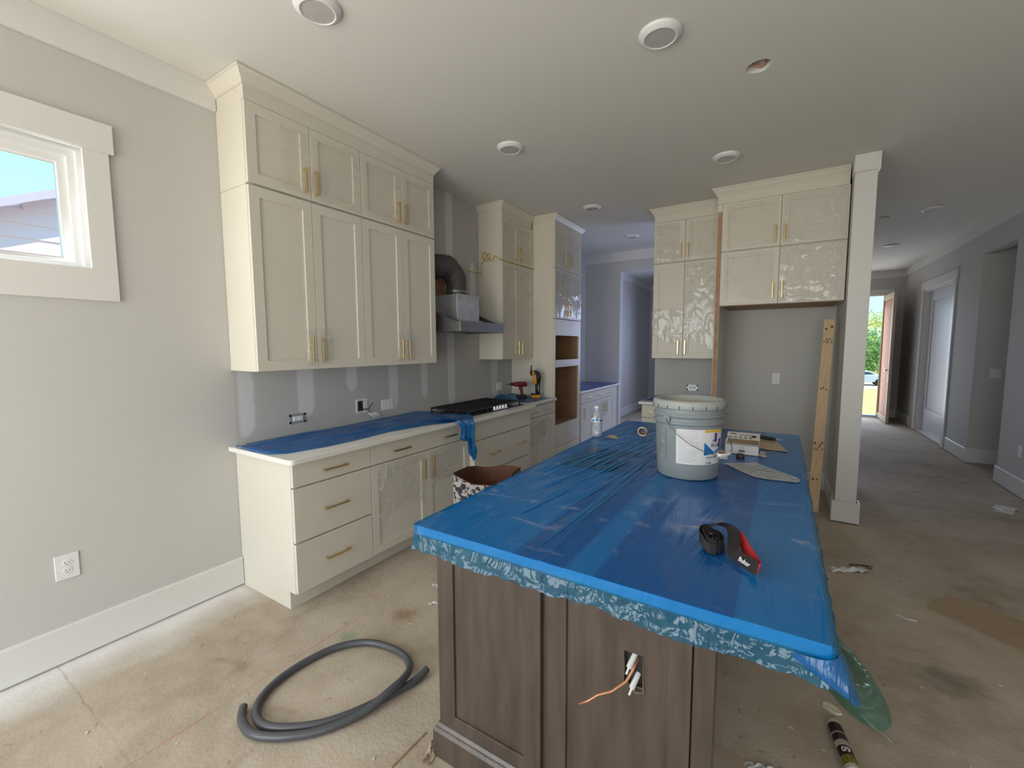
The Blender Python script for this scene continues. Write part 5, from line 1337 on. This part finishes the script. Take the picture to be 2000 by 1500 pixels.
# ================================================================== outdoors
bm = bmesh.new(); box(bm, -60, -30, -.5, 90, 13, -.2)
gp0 = [(-60, 13, -.2), (90, 13, -.2), (90, 47, -2.3), (-60, 47, -2.3), (-60, 13, -3), (90, 13, -3), (90, 47, -3), (-60, 47, -3)]
gv = [bm.verts.new(p) for p in gp0]
for f in ((0,1,2,3),(7,6,5,4),(0,4,5,1),(1,5,6,2),(2,6,7,3),(3,7,4,0)): bm.faces.new([gv[i] for i in f])
box(bm, -60, 47, -3, 90, 130, -2.3)
o = struct('ground', bm, LAWN); o.name = 'lawn_ground'
bm = B(-60, 48.0, -2.3, 90, 57.0, -2.28); o = obj('street', bm, ROAD); o['kind'] = 'structure'
# neighbour's house, seen through the window: lap siding, rake board, eave
nb = thing('neighbor_house', 'white lap-sided neighboring house with sloping roof edge outside the window', 'house', (-4, 0, 0))
pk = None
for k in range(27):
    z = .0 + k * .15
    if pk is None:
        bm = bmesh.new()
        a = [(0, -6), (0, 9)]
        v = [bm.verts.new(p) for p in ((0, -6, 0), (0, 9, 0), (0, 9, .155), (0, -6, .155), (-.0, -6, .155))][:4]
        bm2 = bmesh.new(); b_ = [bm2.verts.new(p) for p in ((.016, -6, 0), (.016, 9, 0), (0, 9, .158), (0, -6, .158), (-.01, -6, 0), (-.01, 9, 0))]
        bm2.faces.new((b_[0], b_[1], b_[2], b_[3])); bm2.faces.new((b_[4], b_[5], b_[1], b_[0])); bm.free()
        pk = obj('siding_plank', bm2, SIDING, nb); q = pk
    else:
        q = pk.copy(); COL.objects.link(q); q.parent = nb
    q.location = (0, 0, z)
obj('wall_core', B(-5, -6, 0, -.012, 9, 4.2), SIDING, nb)
bm = bmesh.new()
def rk(y): return 3.0 + .50 * (y - 1.1)
for (x0, x1, dz0, dz1) in ((.02, .25, 0, .03), (.23, .255, -.045, .04)):
    a = [bm.verts.new((x, y, rk(y) + d)) for x, y, d in ((x0, -5, dz0), (x1, -5, dz0), (x1, 4.5, dz0), (x0, 4.5, dz0), (x0, -5, dz1), (x1, -5, dz1), (x1, 4.5, dz1), (x0, 4.5, dz1))]
    for f in ((0,3,2,1),(4,5,6,7),(0,1,5,4),(1,2,6,5),(2,3,7,6),(3,0,4,7)): bm.faces.new([a[i] for i in f])
obj('rake_board', bm, ROOFG, nb)
# upper wall above the rake is cut away: sky shows there
for q in [c for c in nb.children if c.name.startswith(('siding_plank', 'wall_core'))]:
    pass
def clip_core():
    for c in nb.children:
        if c.name.startswith('wall_core'):
            bm = bmesh.new()
            pts = [(-6, 0), (9, 0), (9, 4.2), (3.5, 4.2), (-4.9, 0.0)]
            D.objects.remove(c); return
clip_core()
for c in list(nb.children):
    if c.name.startswith('siding_plank'):
        z = c.location.z + .08
        ylim = max(-6, 1.1 + (z - 3.0) / .50)
        me = c.data.copy(); c.data = me
        for v in me.vertices:
            if v.co.y < 0: v.co.y = ylim
bm = bmesh.new(); a = [bm.verts.new((-.02, y, z)) for y, z in ((-4.8, .05), (9, .05), (9, 4.1), (3.3, 4.1))]; bm.faces.new(a); obj('wall_sheathing', bm, SIDING, nb, solid=.02)

# trees past the street, seen through the open front door
def tree(label, x, y, h, r, m, seed, group='trees beyond the street'):
    t = thing('tree', label, 'tree', (x, y, -2.3), 0, group)
    bm = bmesh.new(); tube(bm, [(0, 0, 0), (.05, 0, h * .4), (0, .05, h * .7)], [.16, .12, .06], 8); obj('trunk', bm, BARK, t)
    random.seed(seed); bm = bmesh.new()
    for k in range(2600):
        th = random.uniform(0, 2 * PI); ph = math.acos(random.uniform(-1, 1)); rr = r * random.uniform(.35, 1) ** .6
        rr *= 1 + .35 * noise.noise(Vector((math.cos(th) * 2, math.sin(th) * 2, ph * 2 + seed)))
        c = Vector((rr * math.sin(ph) * math.cos(th), rr * math.sin(ph) * math.sin(th), h * .55 + rr * math.cos(ph) * 1.05))
        if c.z < .3: c.z = .3 + random.random()
        d = Vector((random.uniform(-1, 1), random.uniform(-1, 1), random.uniform(-1, 1))).normalized(); e = d.orthogonal().normalized(); s_ = random.uniform(.16, .34)
        bm.faces.new([bm.verts.new(c + d * s_), bm.verts.new(c + e * s_ * .6), bm.verts.new(c - d * s_)])
    f = obj('foliage', bm, m, t); f['kind'] = 'stuff'
    return t
tree('yellow-green leafy tree seen through the front door, the taller one', 12.2, 72, 8.2, 3.6, LEAF, 1)
tree('green bushy tree behind the lamp post outside the front door', 10.6, 62.5, 5.0, 2.4, LEAF2, 2)
tree('leafy tree outside, mostly hidden left of the front door opening', 4.6, 72, 8.4, 3.6, LEAF, 3)
tree('leafy tree outside, hidden behind the open door leaf', 20.2, 72, 8.0, 3.6, LEAF2, 5)
t = thing('street_lamp', 'dark lamp post outside the front door', 'lamp post', (10.2, 59.0, -2.3))
bm = bmesh.new(); tube(bm, [(0, 0, 0), (0, 0, .5), (0, 0, .55), (0, 0, 4.7)], [.13, .11, .07, .06], 10); obj('pole', bm, BLACK, t)
bm = bmesh.new(); lathe(bm, [(.06, 4.65), (.14, 4.75), (.26, 5.2), (.30, 5.26), (.08, 5.5), (.001, 5.55)], 12); obj('lantern', bm, mat('lantern_glass', (.5, .5, .48, 1), .3), t)
t = thing('parked_car', 'white parked car outside the front door', 'car', (9.35, 53, -2.28), PI)
bm = bmesh.new()
prof_ = [(-2.1, .35), (-2.15, .62), (-1.9, .80), (-1.2, .90), (-.55, 1.33), (.6, 1.36), (1.35, .98), (2.0, .88), (2.15, .6), (2.1, .32)]
for sgn, yy in ((0, -.85), (1, .85)): pass
a = [bm.verts.new((x * -1, -.85 + (.12 if z > 1 else 0), z)) for x, z in prof_]; b = [bm.verts.new((x * -1, .85 - (.12 if z > 1 else 0), z)) for x, z in prof_]
bm.faces.new(a); bm.faces.new(b[::-1])
for i in range(len(a)): bm.faces.new((a[i], a[(i+1) % len(a)], b[(i+1) % len(a)], b[i]))
obj('car_body', bm, CARW, t, bevel=.05)
bm = bmesh.new()
for yy in (-.80, .80):
    y1_ = yy * 1.045
    v = [bm.verts.new(p) for p in ((1.05, y1_, .93), (.55, yy * .96, 1.27), (-.55, yy * .96, 1.29), (-1.15, y1_, .98))]; bm.faces.new(v)
obj('side_window', bm, CARG, t, solid=.02)
for x, y in ((-1.35, -.78), (1.35, -.78), (-1.35, .78), (1.35, .78)):
    bm = bmesh.new(); lathe(bm, [(.001, -.1), (.2, -.1), (.32, -.09), (.33, 0), (.32, .09), (.2, .1), (.001, .1)], 18, (x, y, .33), axis='y'); obj('wheel', bm, BLKTOOL, t, smooth=True)
